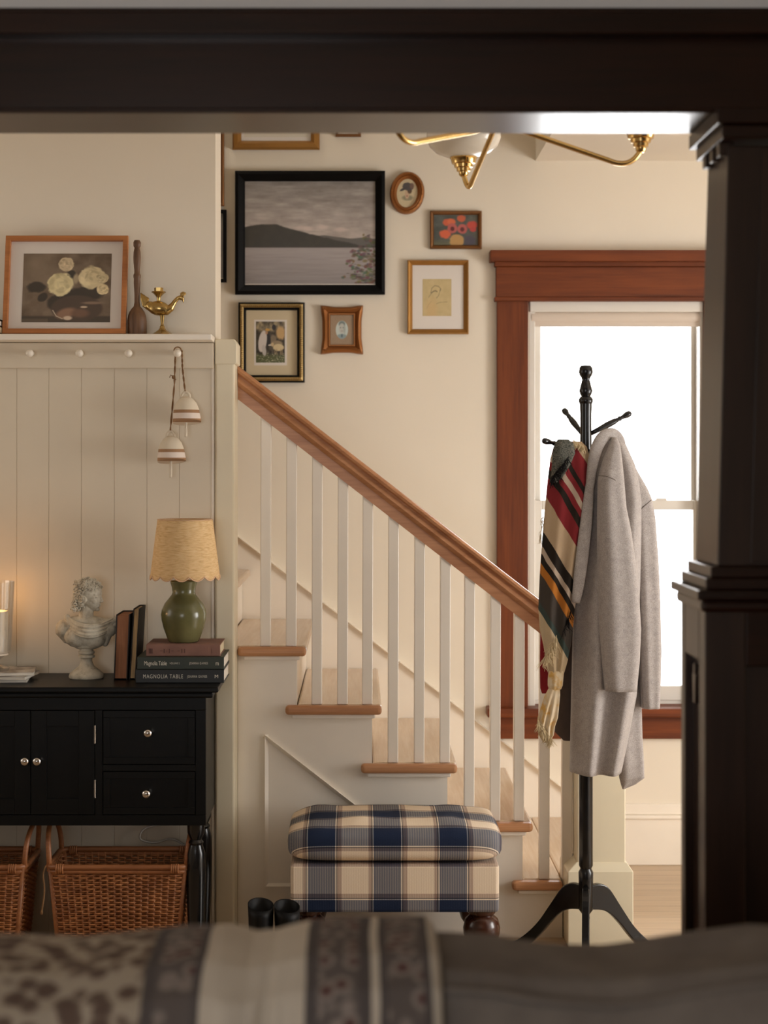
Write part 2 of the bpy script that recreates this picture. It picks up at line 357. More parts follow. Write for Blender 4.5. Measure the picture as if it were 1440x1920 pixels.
# ---------------------------------------------------------------- staircase
st = thing('staircase', 'white painted staircase with oak handrail and square balusters', 'staircase', (.2, 5.25, 0))
RISE, RUN = 110/600., 142/600.
tx = lambda k: .783-RUN*(k-1)
rx = lambda k: tx(k)-.03
for k in range(1, 8):
    z = RISE*k; xl = rx(k+1); xr_ = tx(k); m = MB()
    if k == 1: m.box(xl, .64, 5.24, 6.165, z-.028, z).box(.64, xr_, 5.335, 6.165, z-.028, z)
    elif k < 5: m.box(xl, xr_, 5.236, 6.165, z-.028, z)
    elif k == 5: m.box(xl, xr_, 5.245, 6.165, z-.028, z)
    else: m.box(xl, xr_, 5.33, 6.165, z-.028, z)
    td = m.build('tread', M['treadpaint'], st, bevel=.008)
    if k <= 5:
        a = max(tx(k)-.302, -.379); b = xr_ if k > 1 else .64
        MB().box(a, b, 5.2, 5.2355, z-.029, z+.0005).build('return_nosing', M['nosing'], td, bevel=.011, seg=3)
        a2 = max(a+.02, -.379); b2 = min(b-.02, .64)
        bx('cove_strip', M['white'], td, a2, b2, 5.216, 5.235, z-.042, z-.029, bevel=.003)
    y0 = 5.25 if k < 6 else 5.33
    if k == 1: bx('riser', M['white'], st, rx(1)-.016, rx(1), 5.335, 6.165, 0, z-.029)
    else: bx('riser', M['white'], st, rx(k)-.016, rx(k), y0, 6.165, z-RISE+.0005, z-.029)
pts = [(-.379, 0), (.642, 0), (.642, RISE-.029)]
for k in range(1, 6):
    z = RISE*k-.029
    if k > 1: pts.append((rx(k), z))
    x = max(rx(k+1), -.379); pts.append((x, z))
    if x <= -.379: break
m = MB().prism(pts, lambda x, z: (x, 5.236, z), lambda x, z: (x, 5.25, z))
sk = m.build('side_panel', M['white'], st)
pa, pb_, pc = P(497, 1377, 5.235), P(497, 1661, 5.235), P(860, 1661, 5.235)
def wedge(mb, p, q, n, w, y0, y1):                       # strip whose face slopes from its outer edge (y0) down towards n (y1)
    return mb.rings([[(c.x, y1, c.z), (c.x, y0, c.z), (c.x+n.x*w, y1-.0005, c.z+n.z*w)] for c in (p, q)])
tt = (pa.z-pb_.z)/.775; pd2 = Vector((pa.x+tt, 0, pb_.z)); nh = Vector((-.775, 0, -1)).normalized()
m = MB(); wedge(m, pa, pb_, Vector((1, 0, 0)), .011, 5.224, 5.237); wedge(m, pb_, pd2, Vector((0, 0, 1)), .009, 5.226, 5.237); wedge(m, pa, pd2, nh, .013, 5.222, 5.237)
m.build('panel_moulding', M['white'], sk)
# wall stringer
Xa, Xb = -1.2, .83
zl = lambda x: 1.184-.775*(x+.402)
m = MB().prism([(Xa, zl(Xa)-.5), (Xa, zl(Xa)), (Xb, zl(Xb)), (Xb, 0), (.4, 0)], lambda x, z: (x, 6.17, z), lambda x, z: (x, 6.199, z)); ws = m.build('wall_stringer', M['white'], st)
m = wedge(MB(), Vector((Xa, 0, zl(Xa)+.004)), Vector((Xb, 0, zl(Xb)+.004)), nh, .016, 6.148, 6.1995); m.build('stringer_cap', M['white'], ws)
# handrail: profile in (y, z) swept along the slope
YR = 5.25; zt = ZZ(686, YR)
def zrail(x): return zt-.775*(x+.379)
prof = [(-.020, -.106), (.020, -.106), (.020, -.066), (.026, -.061), (.030, -.050), (.024, -.034), (.024, -.028), (.034, -.022), (.036, -.012), (.028, -.003), (.012, 0), (-.012, 0), (-.028, -.003), (-.036, -.012), (-.034, -.022), (-.024, -.028), (-.024, -.034), (-.030, -.050), (-.026, -.061), (-.020, -.066)]
xe = .70
m = MB().prism(prof, lambda y, z: (-.379, YR+y, zrail(-.379)+z), lambda y, z: (xe, YR+y, zrail(xe)+z)); m.build('handrail', M['railwood'], st, smooth=True)
for c, k in ((498, 5), (546, 5), (594, 4), (642, 4), (688.5, 4), (736.5, 3), (785.5, 3), (833.5, 3), (879, 2), (927.5, 2), (972, 2), (1019.5, 1), (1062, 1)):
    x = XX(c, YR); w_ = .0165
    p = [(x-w_, RISE*k), (x+w_, RISE*k), (x+w_+.002, zrail(x+w_+.002)-.1), (x-w_+.002, zrail(x-w_+.002)-.1)]
    MB().prism(p, lambda x, z: (x, YR-.016, z), lambda x, z: (x, YR+.016, z)).build('baluster', M['white'], st, bevel=.0025)
# half newel against the wall
hn = bx('newel_post', M['post'], st, -.4395, -.38, 5.10, 5.244, 0, ZZ(646, 5.1), bevel=.006)
MB().prism([(-.4395, 1.873), (-.380, 1.873), (-.373, 1.860), (-.373, 1.80), (-.379, 1.795), (-.4395, 1.795)], lambda x, z: (x, 5.0985, z), lambda x, z: (x, 5.25, z)).build('newel_cap', M['post'], hn, bevel=.003)
nw = bx('newel_post', M['post'], st, .677, .827, 5.15, 5.31, .25, 1.13, bevel=.004)
b0 = [(.645, 5.13), (.848, 5.13), (.848, 5.33), (.645, 5.33)]; b1 = [(.674, 5.147), (.83, 5.147), (.83, 5.313), (.674, 5.313)]
MB().rings([[(x, y, 0) for x, y in b0], [(x, y, .232) for x, y in b0], [(x, y, .258) for x, y in b1]]).build('base_block', M['post'], nw, bevel=.003)
MB().rings([[(x+(-.02 if x < .75 else .02), y, 1.13) for x, y in b1], [(x+(-.02 if x < .75 else .02), y, 1.155) for x, y in b1], [(.752, 5.23, 1.19)]*4]).build('newel_cap', M['post'], nw)

# ---------------------------------------------------------------- pictures: painted as coloured grids
def vnoise(U, V, sc, seed=0, oct=3):
    r = np.random.default_rng(seed); out = np.zeros_like(U); amp = 1; tot = 0
    for o in range(oct):
        n = 64; g = r.random((n, n)); x = (U*sc) % (n-1); y = (V*sc) % (n-1); i = x.astype(int); j = y.astype(int); fx = x-i; fy = y-j
        fx = fx*fx*(3-2*fx); fy = fy*fy*(3-2*fy)
        out += amp*((g[i, j]*(1-fx)+g[i+1, j]*fx)*(1-fy)+(g[i, j+1]*(1-fx)+g[i+1, j+1]*fx)*fy); tot += amp; amp *= .5; sc *= 2
    return out/tot
class Art:
    def __init__(s, U, V): s.U = U; s.V = V; s.c = np.zeros(U.shape+(3,))
    def fill(s, c): s.c[:] = c; return s
    def put(s, mask, c, a=1.0):
        m = np.clip(mask, 0, 1)[..., None]*a; s.c = s.c*(1-m)+np.array(c, float)*m; return s
    def ell(s, x, y, rx, ry, soft=.15, rot=0, rag=0, seed=1):
        dx = s.U-x; dy = s.V-y; c, q = math.cos(rot), math.sin(rot); a = (dx*c+dy*q)/rx; b = (-dx*q+dy*c)/ry
        d = np.sqrt(a*a+b*b)
        if rag: d = d+rag*(vnoise(s.U, s.V, 14, seed)-.5)
        return np.clip((1-d)/soft+.5, 0, 1)
    def line(s, pts, w):
        d = np.full(s.U.shape, 9.)
        for (x0, y0), (x1, y1) in zip(pts[:-1], pts[1:]):
            L = (x1-x0)**2+(y1-y0)**2+1e-9; t = np.clip(((s.U-x0)*(x1-x0)+(s.V-y0)*(y1-y0))/L, 0, 1)
            d = np.minimum(d, np.hypot(s.U-x0-t*(x1-x0), s.V-y0-t*(y1-y0)))
        return np.clip((w-d)/w*1.5, 0, 1)
def art_lake(a):
    U, V = a.U, a.V; n = vnoise(U*1.4, V*6, 5, 3, 4); n2 = vnoise(U, V, 26, 5)
    g = np.clip((V-.36)/.64, 0, 1)[..., None]
    a.c = np.array([162, 152, 146.])*(1-g)+np.array([122, 118, 116.])*g+((n-.5)*44)[..., None]+((n2-.5)*12)[..., None]
    for x, y, r in ((.44, .535, .05), (.49, .53, .035), (.6, .545, .04), (.73, .52, .05)): a.put(a.ell(x, y, r, .02, .9, 0, .5), (186, 172, 166), .6)
    far = .435+.035*np.exp(-((U-.62)/.12)**2)-.01*np.sin(U*40)*.3+.012*np.exp(-((U-.9)/.1)**2)
    a.put(np.clip((far-V)*90, 0, 1)*(V > .35), (86, 84, 82))
    hill = np.where(U < .26, .555+.024*np.sin((U-.02)*9), .575-.30*(U-.26)**.85*1.0)+.008*(vnoise(U, V, 30, 8)-.5)*2
    a.put(np.clip((hill-V)*80, 0, 1)*np.clip((V-.345)*200, 0, 1), (52, 52, 50)); a.put(np.clip((hill-V)*80, 0, 1)*(V > .35)*(vnoise(U, V, 18, 9)-.3), (70, 66, 60), .6)
    wv = vnoise(U*.7, V*9, 8, 12, 3); wtr = np.array([140, 134, 134.])*np.ones_like(a.c)+((wv-.5)*16)[..., None]-(np.clip(.3-V, 0, 1)*60)[..., None]
    m = np.clip((.352-V)*150, 0, 1)[..., None]; a.c = a.c*(1-m)+wtr*m
    a.put(np.exp(-((V-.352)/.006)**2), (60, 58, 56), .8)
    rr = random.Random(4)
    for q in ((.80, .20), (.84, .30), (.78, .10), (.9, .33), (.92, .46), (.86, .04)):
        a.put(a.line([(1.02, q[1]*.55), ((1+q[0])/2, q[1]*.86), q], .003), (72, 62, 52), .8)
        for k in range(26):
            f = rr.random()**.7; x = 1.0+(q[0]-1.0)*f+rr.uniform(-.03, .03); y = q[1]*(.55+.45*f)+rr.uniform(-.04, .04)
            a.put(a.ell(x, y, rr.uniform(.008, .02), rr.uniform(.006, .014), .9, rr.uniform(-.6, .6), .6, k), (76+rr.uniform(-14, 30), 68+rr.uniform(-12, 26), 58+rr.uniform(-10, 22)), .8)
    a.c = a.c*1.2-6
def art_roses(a):
    U, V = a.U, a.V; n = vnoise(U, V, 7, 31, 4); a.fill((92, 78, 64)); a.c += ((n-.5)*46)[..., None]
    a.put(a.ell(.16, .8, .2, .3, 1.2), (112, 98, 82), .7); a.put(np.clip((.1-V)*40, 0, 1), (58, 50, 42)); a.put(np.clip((V-.06)*-60, 0, 1)*(U < .3), (98, 86, 72), .5)
    for x, y, rx, ry, r in ((.15, .51, .1, .08, .1), (.23, .36, .07, .05, .9), (.5, .36, .12, .12, 0), (.72, .42, .18, .1, 0), (.38, .28, .1, .1, 0), (.55, .68, .05, .07, 0)): a.put(a.ell(x, y, rx, ry, .3, r, .4), (48, 42, 36))
    a.put(a.ell(.62, .2, .29, .19, .12), (66, 54, 46)); a.put(a.ell(.5, .13, .12, .07, .5, .4), (120, 92, 74)); a.put(a.ell(.66, .13, .1, .06, .6), (96, 72, 58)); a.put(a.ell(.52, .06, .05, .03, .5), (178, 160, 140))
    a.put(a.line([(.35, .17), (.39, .09), (.46, .05)], .008), (170, 158, 140)); a.put(a.ell(.7, .22, .04, .015, .5), (168, 150, 130)); a.put(a.ell(.8, .28, .12, .02, .6), (110, 92, 78))
    def rose(x, y, r, c, s):
        a.put(a.ell(x, y, r, r*1.15, .12, 0, .35, s), c)
        rr = random.Random(s)
        for k in range(34):
            t = rr.uniform(0, 2*PI); q = r*math.sqrt(rr.random())*.88; sh = rr.uniform(-34, 22)-14*math.sin(t)*q/r
            a.put(a.ell(x+q*math.cos(t), y+1.15*q*math.sin(t), r*rr.uniform(.18, .4), r*rr.uniform(.08, .2), .7, t+PI/2+rr.uniform(-.4, .4), .5, s+k), (c[0]+sh, c[1]+sh, c[2]+sh*.9), .7)
    rose(.49, .84, .085, (172, 156, 128), 40); rose(.43, .55, .145, (186, 174, 136), 60); rose(.78, .65, .145, (178, 164, 130), 80); rose(.9, .64, .07, (168, 154, 122), 99); rose(.91, .48, .07, (184, 168, 132), 110)
    a.put(a.ell(.6, .63, .03, .07, .6), (140, 126, 102)); a.c = a.c*1.22
def art_flowers(a):
    n = vnoise(a.U, a.V, 6, 51, 4); a.fill((84, 88, 84)); a.c += ((n-.5)*50)[..., None]; a.put(np.clip((a.U-.75)*3, 0, 1), (112, 104, 84), .6); a.put(np.clip((.22-a.V)*6, 0, 1)*(a.U < .4), (110, 106, 80), .7)
    a.put(a.ell(.8, .14, .14, .18, .6), (82, 76, 92), .8); a.put(a.ell(.52, .14, .16, .22, .2, 0, .2), (190, 150, 96))
    for x, y, r, c in ((.3, .74, .1, (202, 100, 72)), (.4, .76, .09, (214, 112, 78)), (.26, .36, .13, (212, 104, 74)), (.62, .86, .1, (200, 102, 74)), (.86, .65, .12, (196, 82, 70)), (.88, .5, .07, (186, 76, 72))): a.put(a.ell(x, y, r, r*1.1, .35, 0, .3, int(x*99)), c)
    for x, y in ((.42, .55), (.64, .53)): a.put(a.ell(x, y, .11, .16, .25, 0, .2), (186, 100, 96)); a.put(a.ell(x, y-.02, .045, .07, .5), (98, 50, 52))
def art_sketch(a):
    n = vnoise(a.U, a.V, 9, 61, 3); a.fill((198, 178, 132)); a.c += ((n-.5)*14)[..., None]; a.put(a.ell(.3, .15, .2, .3, .9), (206, 172, 122), .6)
    ink = (120, 108, 84)
    a.put(a.line([(.28, .62), (.32, .75), (.42, .82), (.55, .8), (.63, .73)], .014), ink, .8); a.put(a.line([(.3, .62), (.38, .67), (.45, .68), (.5, .66)], .022), ink, .9); a.put(a.line([(.6, .68), (.62, .72)], .022), ink, .9)
    a.put(a.line([(.6, .68), (.56, .56), (.5, .5), (.48, .49)], .012), ink, .7); a.put(a.line([(.2, .5), (.3, .6)], .012), ink, .6); a.put(a.line([(.85, .38), (.6, .37), (.48, .33)], .009), ink, .7); a.put(a.line([(.3, .4), (.2, .3), (.14, .2)], .008), ink, .35)
def art_sheep(a):
    n = vnoise(a.U, a.V, 12, 71, 4); a.fill((66, 58, 46)); a.c += ((n-.5)*70)[..., None]
    a.put(np.clip((a.V-.72)*9, 0, 1)*(vnoise(a.U, a.V, 7, 73)-.2)*1.6, (200, 180, 140)); a.put(a.ell(.85, .72, .16, .16, .4, 0, .3), (196, 160, 108)); a.put(a.ell(.62, .86, .07, .07, .3), (44, 42, 42))
    a.put(np.clip((.24-a.V)*12, 0, 1), (88, 92, 58)); a.put(np.clip((vnoise(a.U, a.V, 40, 74)-.62)*8, 0, 1)*(a.V < .24), (196, 190, 160))
    a.put(a.ell(.6, .58, .12, .1, .4, 0, .3), (128, 112, 90)); a.put(a.ell(.72, .46, .2, .08, .4, 0, .4), (150, 132, 104)); a.put(a.ell(.42, .55, .09, .15, .25), (44, 40, 40))
    a.put(a.ell(.23, .52, .14, .27, .15, -.25), (206, 196, 188)); a.put(a.ell(.28, .3, .07, .14, .3, .2), (190, 182, 176)); a.put(a.ell(.4, .8, .08, .035, .3), (196, 152, 80)); a.put(a.ell(.37, .73, .045, .04, .4), (176, 136, 106)); a.put(a.ell(.5, .43, .08, .02, .4, .1), (208, 196, 182))
    a.put(a.ell(.78, .37, .19, .085, .2), (212, 192, 150)); a.put(a.ell(.57, .44, .05, .05, .3), (200, 176, 136))
    for x in (.66, .72, .86, .91): a.put(a.line([(x, .33), (x, .2)], .016), (170, 148, 112))
def art_child(a):
    a.fill((158, 134, 108)); a.c += ((vnoise(a.U, a.V, 20, 81)-.5)*8)[..., None]
    ov = a.ell(.5, .5, .27, .31, .05); a.put(ov, (196, 206, 200)); a.put(a.ell(.5, .7, .14, .1, .4)*ov, (118, 130, 128)); a.put(a.ell(.5, .55, .13, .17, .3)*ov, (190, 190, 182)); a.put(a.ell(.5, .27, .22, .09, .4)*ov, (140, 158, 160))
    for x in (.44, .56): a.put(a.ell(x, .57, .03, .012, .6), (92, 100, 100))
    a.put(a.ell(.5, .46, .04, .01, .6), (130, 120, 116)); a.put(a.ell(.5, .3, .04, .06, .5), (96, 110, 118)); a.put(a.ell(.61, .52, .05, .16, .8)*ov, (156, 164, 160), .6)
def art_lady(a):
    a.fill((206, 190, 156)); a.c += ((vnoise(a.U, a.V, 20, 91)-.5)*10)[..., None]
    a.put(a.ell(.52, .34, .25, .09, .5), (150, 142, 118)); a.put(a.ell(.5, .46, .1, .16, .4), (200, 170, 142)); a.put(a.ell(.62, .58, .1, .1, .4), (100, 82, 66)); a.put(a.ell(.54, .72, .25, .14, .2, -.12, .2), (88, 84, 84)); a.put(a.ell(.34, .64, .18, .045, .3, .35), (84, 80, 80)); a.put(a.ell(.72, .74, .1, .1, .5), (122, 98, 88)); a.put(a.ell(.5, .4, .03, .02, .5), (160, 96, 88))
def art_grey(a):
    a.fill((150, 152, 156)); a.c += ((vnoise(a.U, a.V, 6, 93)-.5)*30)[..., None]
def art_plain(a):
    a.fill((214, 206, 190)); a.c += ((vnoise(a.U, a.V, 6, 95)-.5)*8)[..., None]
def picture(name, fn, o, ux, uz, w_, h_, parent, mat, nu=120, oval=False):
    nv = max(8, int(nu*h_/w_)); m = MB()
    if oval:
        q = lambda u, v: (1-abs(2*u-1), 0)
        def pt(u, v):
            a_, b_ = 2*u-1, 2*v-1; x = a_*math.sqrt(max(0, 1-b_*b_/2)); y = b_*math.sqrt(max(0, 1-a_*a_/2)); return o+ux*(.5+x/2)*w_+uz*(.5+y/2)*h_
        m.grid(pt, nu, nv)
        uu, vv = np.meshgrid(np.linspace(0, 1, nu+1), np.linspace(0, 1, nv+1)); A, B = 2*uu-1, 2*vv-1
        U = .5+A*np.sqrt(1-B*B/2)/2; V = .5+B*np.sqrt(1-A*A/2)/2
    else:
        m.grid(lambda u, v: o+ux*u*w_+uz*v*h_, nu, nv); U, V = np.meshgrid(np.linspace(0, 1, nu+1), np.linspace(0, 1, nv+1))
    a = Art(U, V); fn(a); ob = m.build(name, mat, parent)
    c = np.clip(a.c, 0, 255)/255; c = np.where(c <= .04045, c/12.92, ((c+.055)/1.055)**2.4)
    at = ob.data.attributes.new('Col', 'FLOAT_COLOR', 'POINT'); rgba = np.concatenate([c.reshape(-1, 3), np.ones((c.shape[0]*c.shape[1], 1))], 1)
    at.data.foreach_set('color', rgba.astype(np.float32).ravel()); return ob
# a rectangular moulded frame: profile list of (inset, height above the back) swept round the rectangle
def frame_mesh(name, mat, parent, o, ux, uz, w_, h_, prof, wave=None):
    nrm = ux.cross(uz).normalized()
    rs = []
    for ins, hgt in prof:
        ring = []
        for (a, b) in ((0, 0), (1, 0), (1, 1), (0, 1)):
            ring.append(o+ux*(ins if a == 0 else w_-ins)+uz*(ins if b == 0 else h_-ins)+nrm*hgt)
        rs.append(ring)
    m = MB().rings(rs+[rs[0]], cap=False); return m.build(name, mat, parent)
UX, UZ = Vector((1, 0, 0)), Vector((0, 0, 1))              # ux x uz points at the viewer (-Y)
def hang(label, rect, fr_mat, prof, art=None, artrect=None, mat=None, matrect=None, artm='art', nu=110, name='picture_frame', y=WB, extra=None, group='framed pictures on the stair wall'):
    d = max(p[1] for p in prof); yf = y-d; x0, x1 = XX(rect[0], yf), XX(rect[2], yf); z1, z0 = ZZ(rect[1], yf), ZZ(rect[3], yf)
    t = thing(name, label, 'picture', ((x0+x1)/2, y, z0), group)
    o = Vector((x0, y-.001, z0)); frame_mesh('frame', M[fr_mat], t, o, UX, UZ, x1-x0, z1-z0, prof)
    ins = prof[-1][0]; bx('backing', M['mat' if mat is None else mat], t, x0+ins*.5, x1-ins*.5, y-.0095, y-.002, z0+ins*.5, z1-ins*.5)
    t.children[-1].name = 'mat_board'
    if art:
        ya = y-.0102; r = artrect
        if matrect: r2 = matrect; bx('inner_mat', M['mat'], t, XX(r2[0], ya), XX(r2[2], ya), y-.0100, y-.0094, ZZ(r2[3], ya), ZZ(r2[1], ya)); ya = y-.0106
        ax0, ax1, az1, az0 = XX(r[0], ya), XX(r[2], ya), ZZ(r[1], ya), ZZ(r[3], ya)
        picture('print', art, Vector((ax0, ya, az0)), UX, UZ, ax1-ax0, az1-az0, t, M[artm], nu)
    if extra: extra(t, x0, x1, z0, z1)
    return t
k = 1/506.
hang('large black framed lake and hills landscape on the stair wall', (440.5, 320, 722, 551.5), 'blackframe', [(0, 0), (0, .028), (.012, .032), (.03, .02), (.036, .014), (.036, .006)], art_lake, (457, 337, 704.5, 532), artm='artglass', nu=230)
hang('small picture of orange flowers in a thin carved gilt frame', (806.5, 395, 903.5, 466), 'gilt_dark', [(0, 0), (0, .016), (.004, .02), (.01, .018), (.014, .012), (.014, .005)], art_flowers, (813, 401.5, 897, 460), nu=90)
hang('gold framed pale pencil sketch with a wide white mat', (764, 487, 879, 626), 'gold', [(0, 0), (0, .016), (.004, .024), (.01, .02), (.018, .012), (.02, .006)], art_sketch, (792.5, 523, 846.5, 592.5), nu=90)
def sheep_extra(t, x0, x1, z0, z1):
    o = Vector((x0, WB-.001, z0))
    frame_mesh('rope_moulding', M['ropegold'], t, o, UX, UZ, x1-x0, z1-z0, [(.006, .02), (.006, .024), (.0125, .028), (.019, .024), (.019, .018)])
    m = MB()
    for side in range(4):
        L = (x1-x0) if side % 2 == 0 else (z1-z0); n = int(L/.0085)
        for i in range(1, n):
            q = .0125+(L-.025)*i/n; c = {0: (x0+q, z0+.0125), 1: (x1-.0125, z0+q), 2: (x0+q, z1-.0125), 3: (x0+.0125, z0+q)}[side]
            if side % 2 == 0: m.tube([(c[0]-.0035, WB-.027, c[1]-.005), (c[0], WB-.0315, c[1]), (c[0]+.0035, WB-.027, c[1]+.005)], .002, 5)
            else: m.tube([(c[0]-.005, WB-.027, c[1]-.0035), (c[0], WB-.0315, c[1]), (c[0]+.005, WB-.027, c[1]+.0035)], .002, 5)
    m.build('rope_ornament', M['ropegold'], t)
hang('picture of a figure in white feeding sheep in a black and gold rope frame', (447, 567, 571, 717), 'blackframe', [(0, 0), (0, .022), (.006, .024), (.019, .022), (.025, .02), (.028, .012), (.028, .006)], art_sheep, (480, 603, 534, 680), mat='matcream', matrect=(476.5, 599.5, 538, 685), nu=110, extra=sheep_extra)
hang('gold frame cut off by the dark beam above the black framed lake', (435.5, 150, 599, 279), 'gold', [(0, 0), (0, .012), (.006, .022), (.02, .026), (.03, .014), (.034, .006)], art_plain, (458, 175, 577, 257), nu=20)
hang('narrow gilt frame mostly hidden behind the wall edge, upper one', (330, 235, 420, 386), 'gilt_dark', [(0, 0), (0, .016), (.006, .02), (.016, .012), (.018, .006)], art_plain, (342, 250, 408, 372), nu=20)
hang('thin black frame with grey print, mostly hidden behind the wall edge', (330, 393, 424.5, 529), 'blackframe', [(0, 0), (0, .018), (.012, .018), (.014, .006)], art_grey, (336, 401, 418, 521), artm='artglass', nu=30)
hang('dark frame whose lower edge just shows below the beam', (629, 160, 677, 255.5), 'gilt_dark', [(0, 0), (0, .016), (.008, .018), (.012, .006)], art_plain, (636, 170, 670, 247), nu=20)
# ornate small gilt frame: scalloped outline, corner ornaments
yo = WB-.02; cx_, cz_ = XX(641, yo), ZZ(618, yo); hw, hh = 40*k, 46*k
t = thing('picture_frame', 'small ornate gilt frame with an oval portrait of a child', 'picture', (cx_, WB, cz_-hh), 'framed pictures on the stair wall')
def orn(ins, hgt, wav):
    r = []
    for s in range(4):
        for i in range(24):
            q = i/24*2-1; e = wav*(.5-.5*math.cos(PI*min(1, max(0, (1-abs(q))*1.35))))
            if s == 0: p = (q*(hw-ins), -(hh-ins)+e)
            elif s == 1: p = ((hw-ins)-e, q*(hh-ins))
            elif s == 2: p = (-q*(hw-ins), (hh-ins)-e)
            else: p = (-(hw-ins)+e, -q*(hh-ins))
            r.append((cx_+p[0], WB-hgt, cz_+p[1]))
    return r
rs = [orn(0, .001, .006), orn(0, .012, .006), orn(.004, .022, .006), orn(.012, .026, .005), orn(.022, .018, .002), orn(.028, .012, 0), orn(.030, .016, 0), orn(.035, .016, 0), orn(.0365, .006, 0)]
MB().rings(rs+[rs[0]], cap=False).build('frame', M['bronze'], t, smooth=True)
for sx in (-1, 1):
    for sz in (-1, 1):
        m = MB()
        for q in range(9):
            a_ = q*.7; rr = .0015*q; m.ell((cx_+sx*(hw-.008-rr*abs(math.cos(a_))), WB-.024-.002*(q % 3), cz_+sz*(hh-.008-rr*abs(math.sin(a_)))), (.0042-.0002*q,)*3, None, 8, 6)
        m.build('corner_ornament', M['bronze'], t, smooth='all')
bx('mat_board', M['mattan'], t, cx_-hw+.03, cx_+hw-.03, WB-.0095, WB-.002, cz_-hh+.03, cz_+hh-.03)
iw, ih = hw-.0365, hh-.0365
picture('print', art_child, Vector((cx_-iw, WB-.0102, cz_-ih)), UX, UZ, 2*iw, 2*ih, t, M['art'], 90)
# oval frame
ce = P(763.5, 361, yo); R0, R1 = 32.5*k, 40*k
t = thing('picture_frame', 'small oval gilt frame with a portrait in a dark hat', 'picture', (ce.x, WB, ce.z-R1), 'framed pictures on the stair wall')
N = 48; rs = []; rot = -.12
def ov(f, h): return [(ce.x+(R0-f)*math.cos(2*PI*i/N)*math.cos(rot)-(R1-f)*math.sin(2*PI*i/N)*math.sin(rot), WB-h, ce.z+(R0-f)*math.cos(2*PI*i/N)*math.sin(rot)+(R1-f)*math.sin(2*PI*i/N)*math.cos(rot)) for i in range(N)]
rs = [ov(0, .001), ov(0, .012), ov(.004, .022), ov(.010, .024), ov(.013, .019), ov(.016, .021), ov(.020, .017), ov(.0265, .006)]
MB().rings(rs+[rs[0]], cap=False).build('frame', M['bronze'], t, smooth=True)
m = MB()
for q in ov(.006, .0235)[::2]: m.ell(q, (.0022, .0022, .0022), None, 6, 5)
m.build('beaded_ornament', M['bronze'], t, smooth='all')
picture('print', art_lady, Vector((ce.x-R0+.024, WB-.007, ce.z-R1+.024)), UX, UZ, 2*R0-.048, 2*R1-.048, t, M['art'], 70, True)

# ---------------------------------------------------------------- peg shelf and what stands on it
XS = -.441
ps = thing('peg_shelf', 'white wall shelf with a row of round pegs below', 'shelf', (-1.0, 5.108, 1.783))
bx('shelf_board', M['white'], ps, -1.75, XS, 4.995, 5.12, 1.862, 1.881, bevel=.003)
bx('back_board', M['panel'], ps, -1.75, XS-.003, 5.092, 5.1075, 1.783, 1.861, bevel=.002)
pegs = []
for px in (-220, -128, -36, 56, 149, 241, 333):
    c = P(px, 663, 5.045); m = MB(); m.lathe([(.0075, 0), (.006, .02), (.0065, .03), (.011, .036), (.0125, .044), (.011, .052), (.006, .057), (.001, .0585)], (c.x-.002, 5.092, c.z+.003), 20, (0.02, -1, -.04)); m.build('peg', M['porcelain'], ps, smooth='all'); pegs.append(c)
SZ = 1.881
# rose picture leaning on the wall
bl, br, tl = P(6, 622.5, 5.045), P(237, 622.5, 5.045), P(13, 445, 5.1)
bl.z = br.z = SZ+.0005; up = Vector((0, tl.y-bl.y, tl.z-bl.z)); hgt = up.length; un = up.normalized()
t = thing('picture_frame', 'bamboo framed print of pale roses leaning on the white shelf', 'picture', (bl+br)/2)
wd = br.x-bl.x; nr = UX.cross(un)
frame_mesh('frame', M['bamboo'], t, bl, UX, un, wd, hgt, [(0, 0), (0, .018), (.002, .019), (.014, .019), (.0155, .017), (.0155, .004)])
o_ = bl+nr*.001
MB().obox(bl+UX*wd/2+un*hgt/2+nr*.003, UX, un, nr, wd/2-.006, hgt/2-.006, .002).build('mat_board', M['mat'], t)
fx, fz = wd/231., hgt/178.
picture('print', art_roses, bl+UX*(34*fx)+un*(22*fz)+nr*.0056, UX, un, 166*fx, 125*fz, t, M['artglass'], 180)
# turned wooden masher
c = P(257, 624, 5.055); s = 1/617.
prof = [(0.001, 0), (17.5, 0), (18.2, 2), (18.2, 26), (17, 36), (14, 44), (10, 50), (6.4, 54), (4.9, 62), (5.0, 78), (6.3, 98), (6.1, 106), (6.9, 109), (6.9, 113), (5.3, 116), (5.2, 122), (6.6, 136), (7.0, 146), (6.5, 156), (4.8, 164), (6.8, 167), (7, 174), (5, 178), (.001, 178.5)]
tag(MB().lathe([(a*s, b*s) for a, b in prof], (c.x, 5.055, SZ), 28).build('wooden_masher', M['oldwood'], None, smooth=True), 'dark turned wooden masher with a long handle standing beside the rose print', 'kitchen tool')
# brass bird candle holder
Yb = 5.05; sb = 1/(F/Yb); B = lambda x, y, d=0: P(240+x/12., 520+y/12., Yb)+Vector((0, d, 0))
bc = B(765, 1245); bz = SZ
t = thing('bird_candlestick', 'brass bird shaped candle holder standing on the white shelf', 'candle holder', (bc.x, Yb, SZ))
q = sb/12.
dz = SZ-bc.z
def BB(x, y, d=0): v = B(x, y, d); v.z += dz; return v
b_ = BB(770, 1245)
MB().lathe([(.001, 0), (250*q, 0), (255*q, 8*q), (230*q, 30*q), (160*q, 70*q), (90*q, 120*q), (60*q, 160*q), (55*q, 200*q), (40*q, 220*q), (32*q, 260*q), (42*q, 330*q), (50*q, 400*q), (60*q, 450*q)], (b_.x, Yb, SZ), 8).build('base', M['oldbrass'], t, bevel=.0005)
m = MB(); m.ell(BB(690, 640), (250*q, 150*q, 165*q), Euler((0, .12, 0)), 24, 16); m.ell(BB(560, 620), (190*q, 110*q, 120*q), Euler((0, .5, 0)))
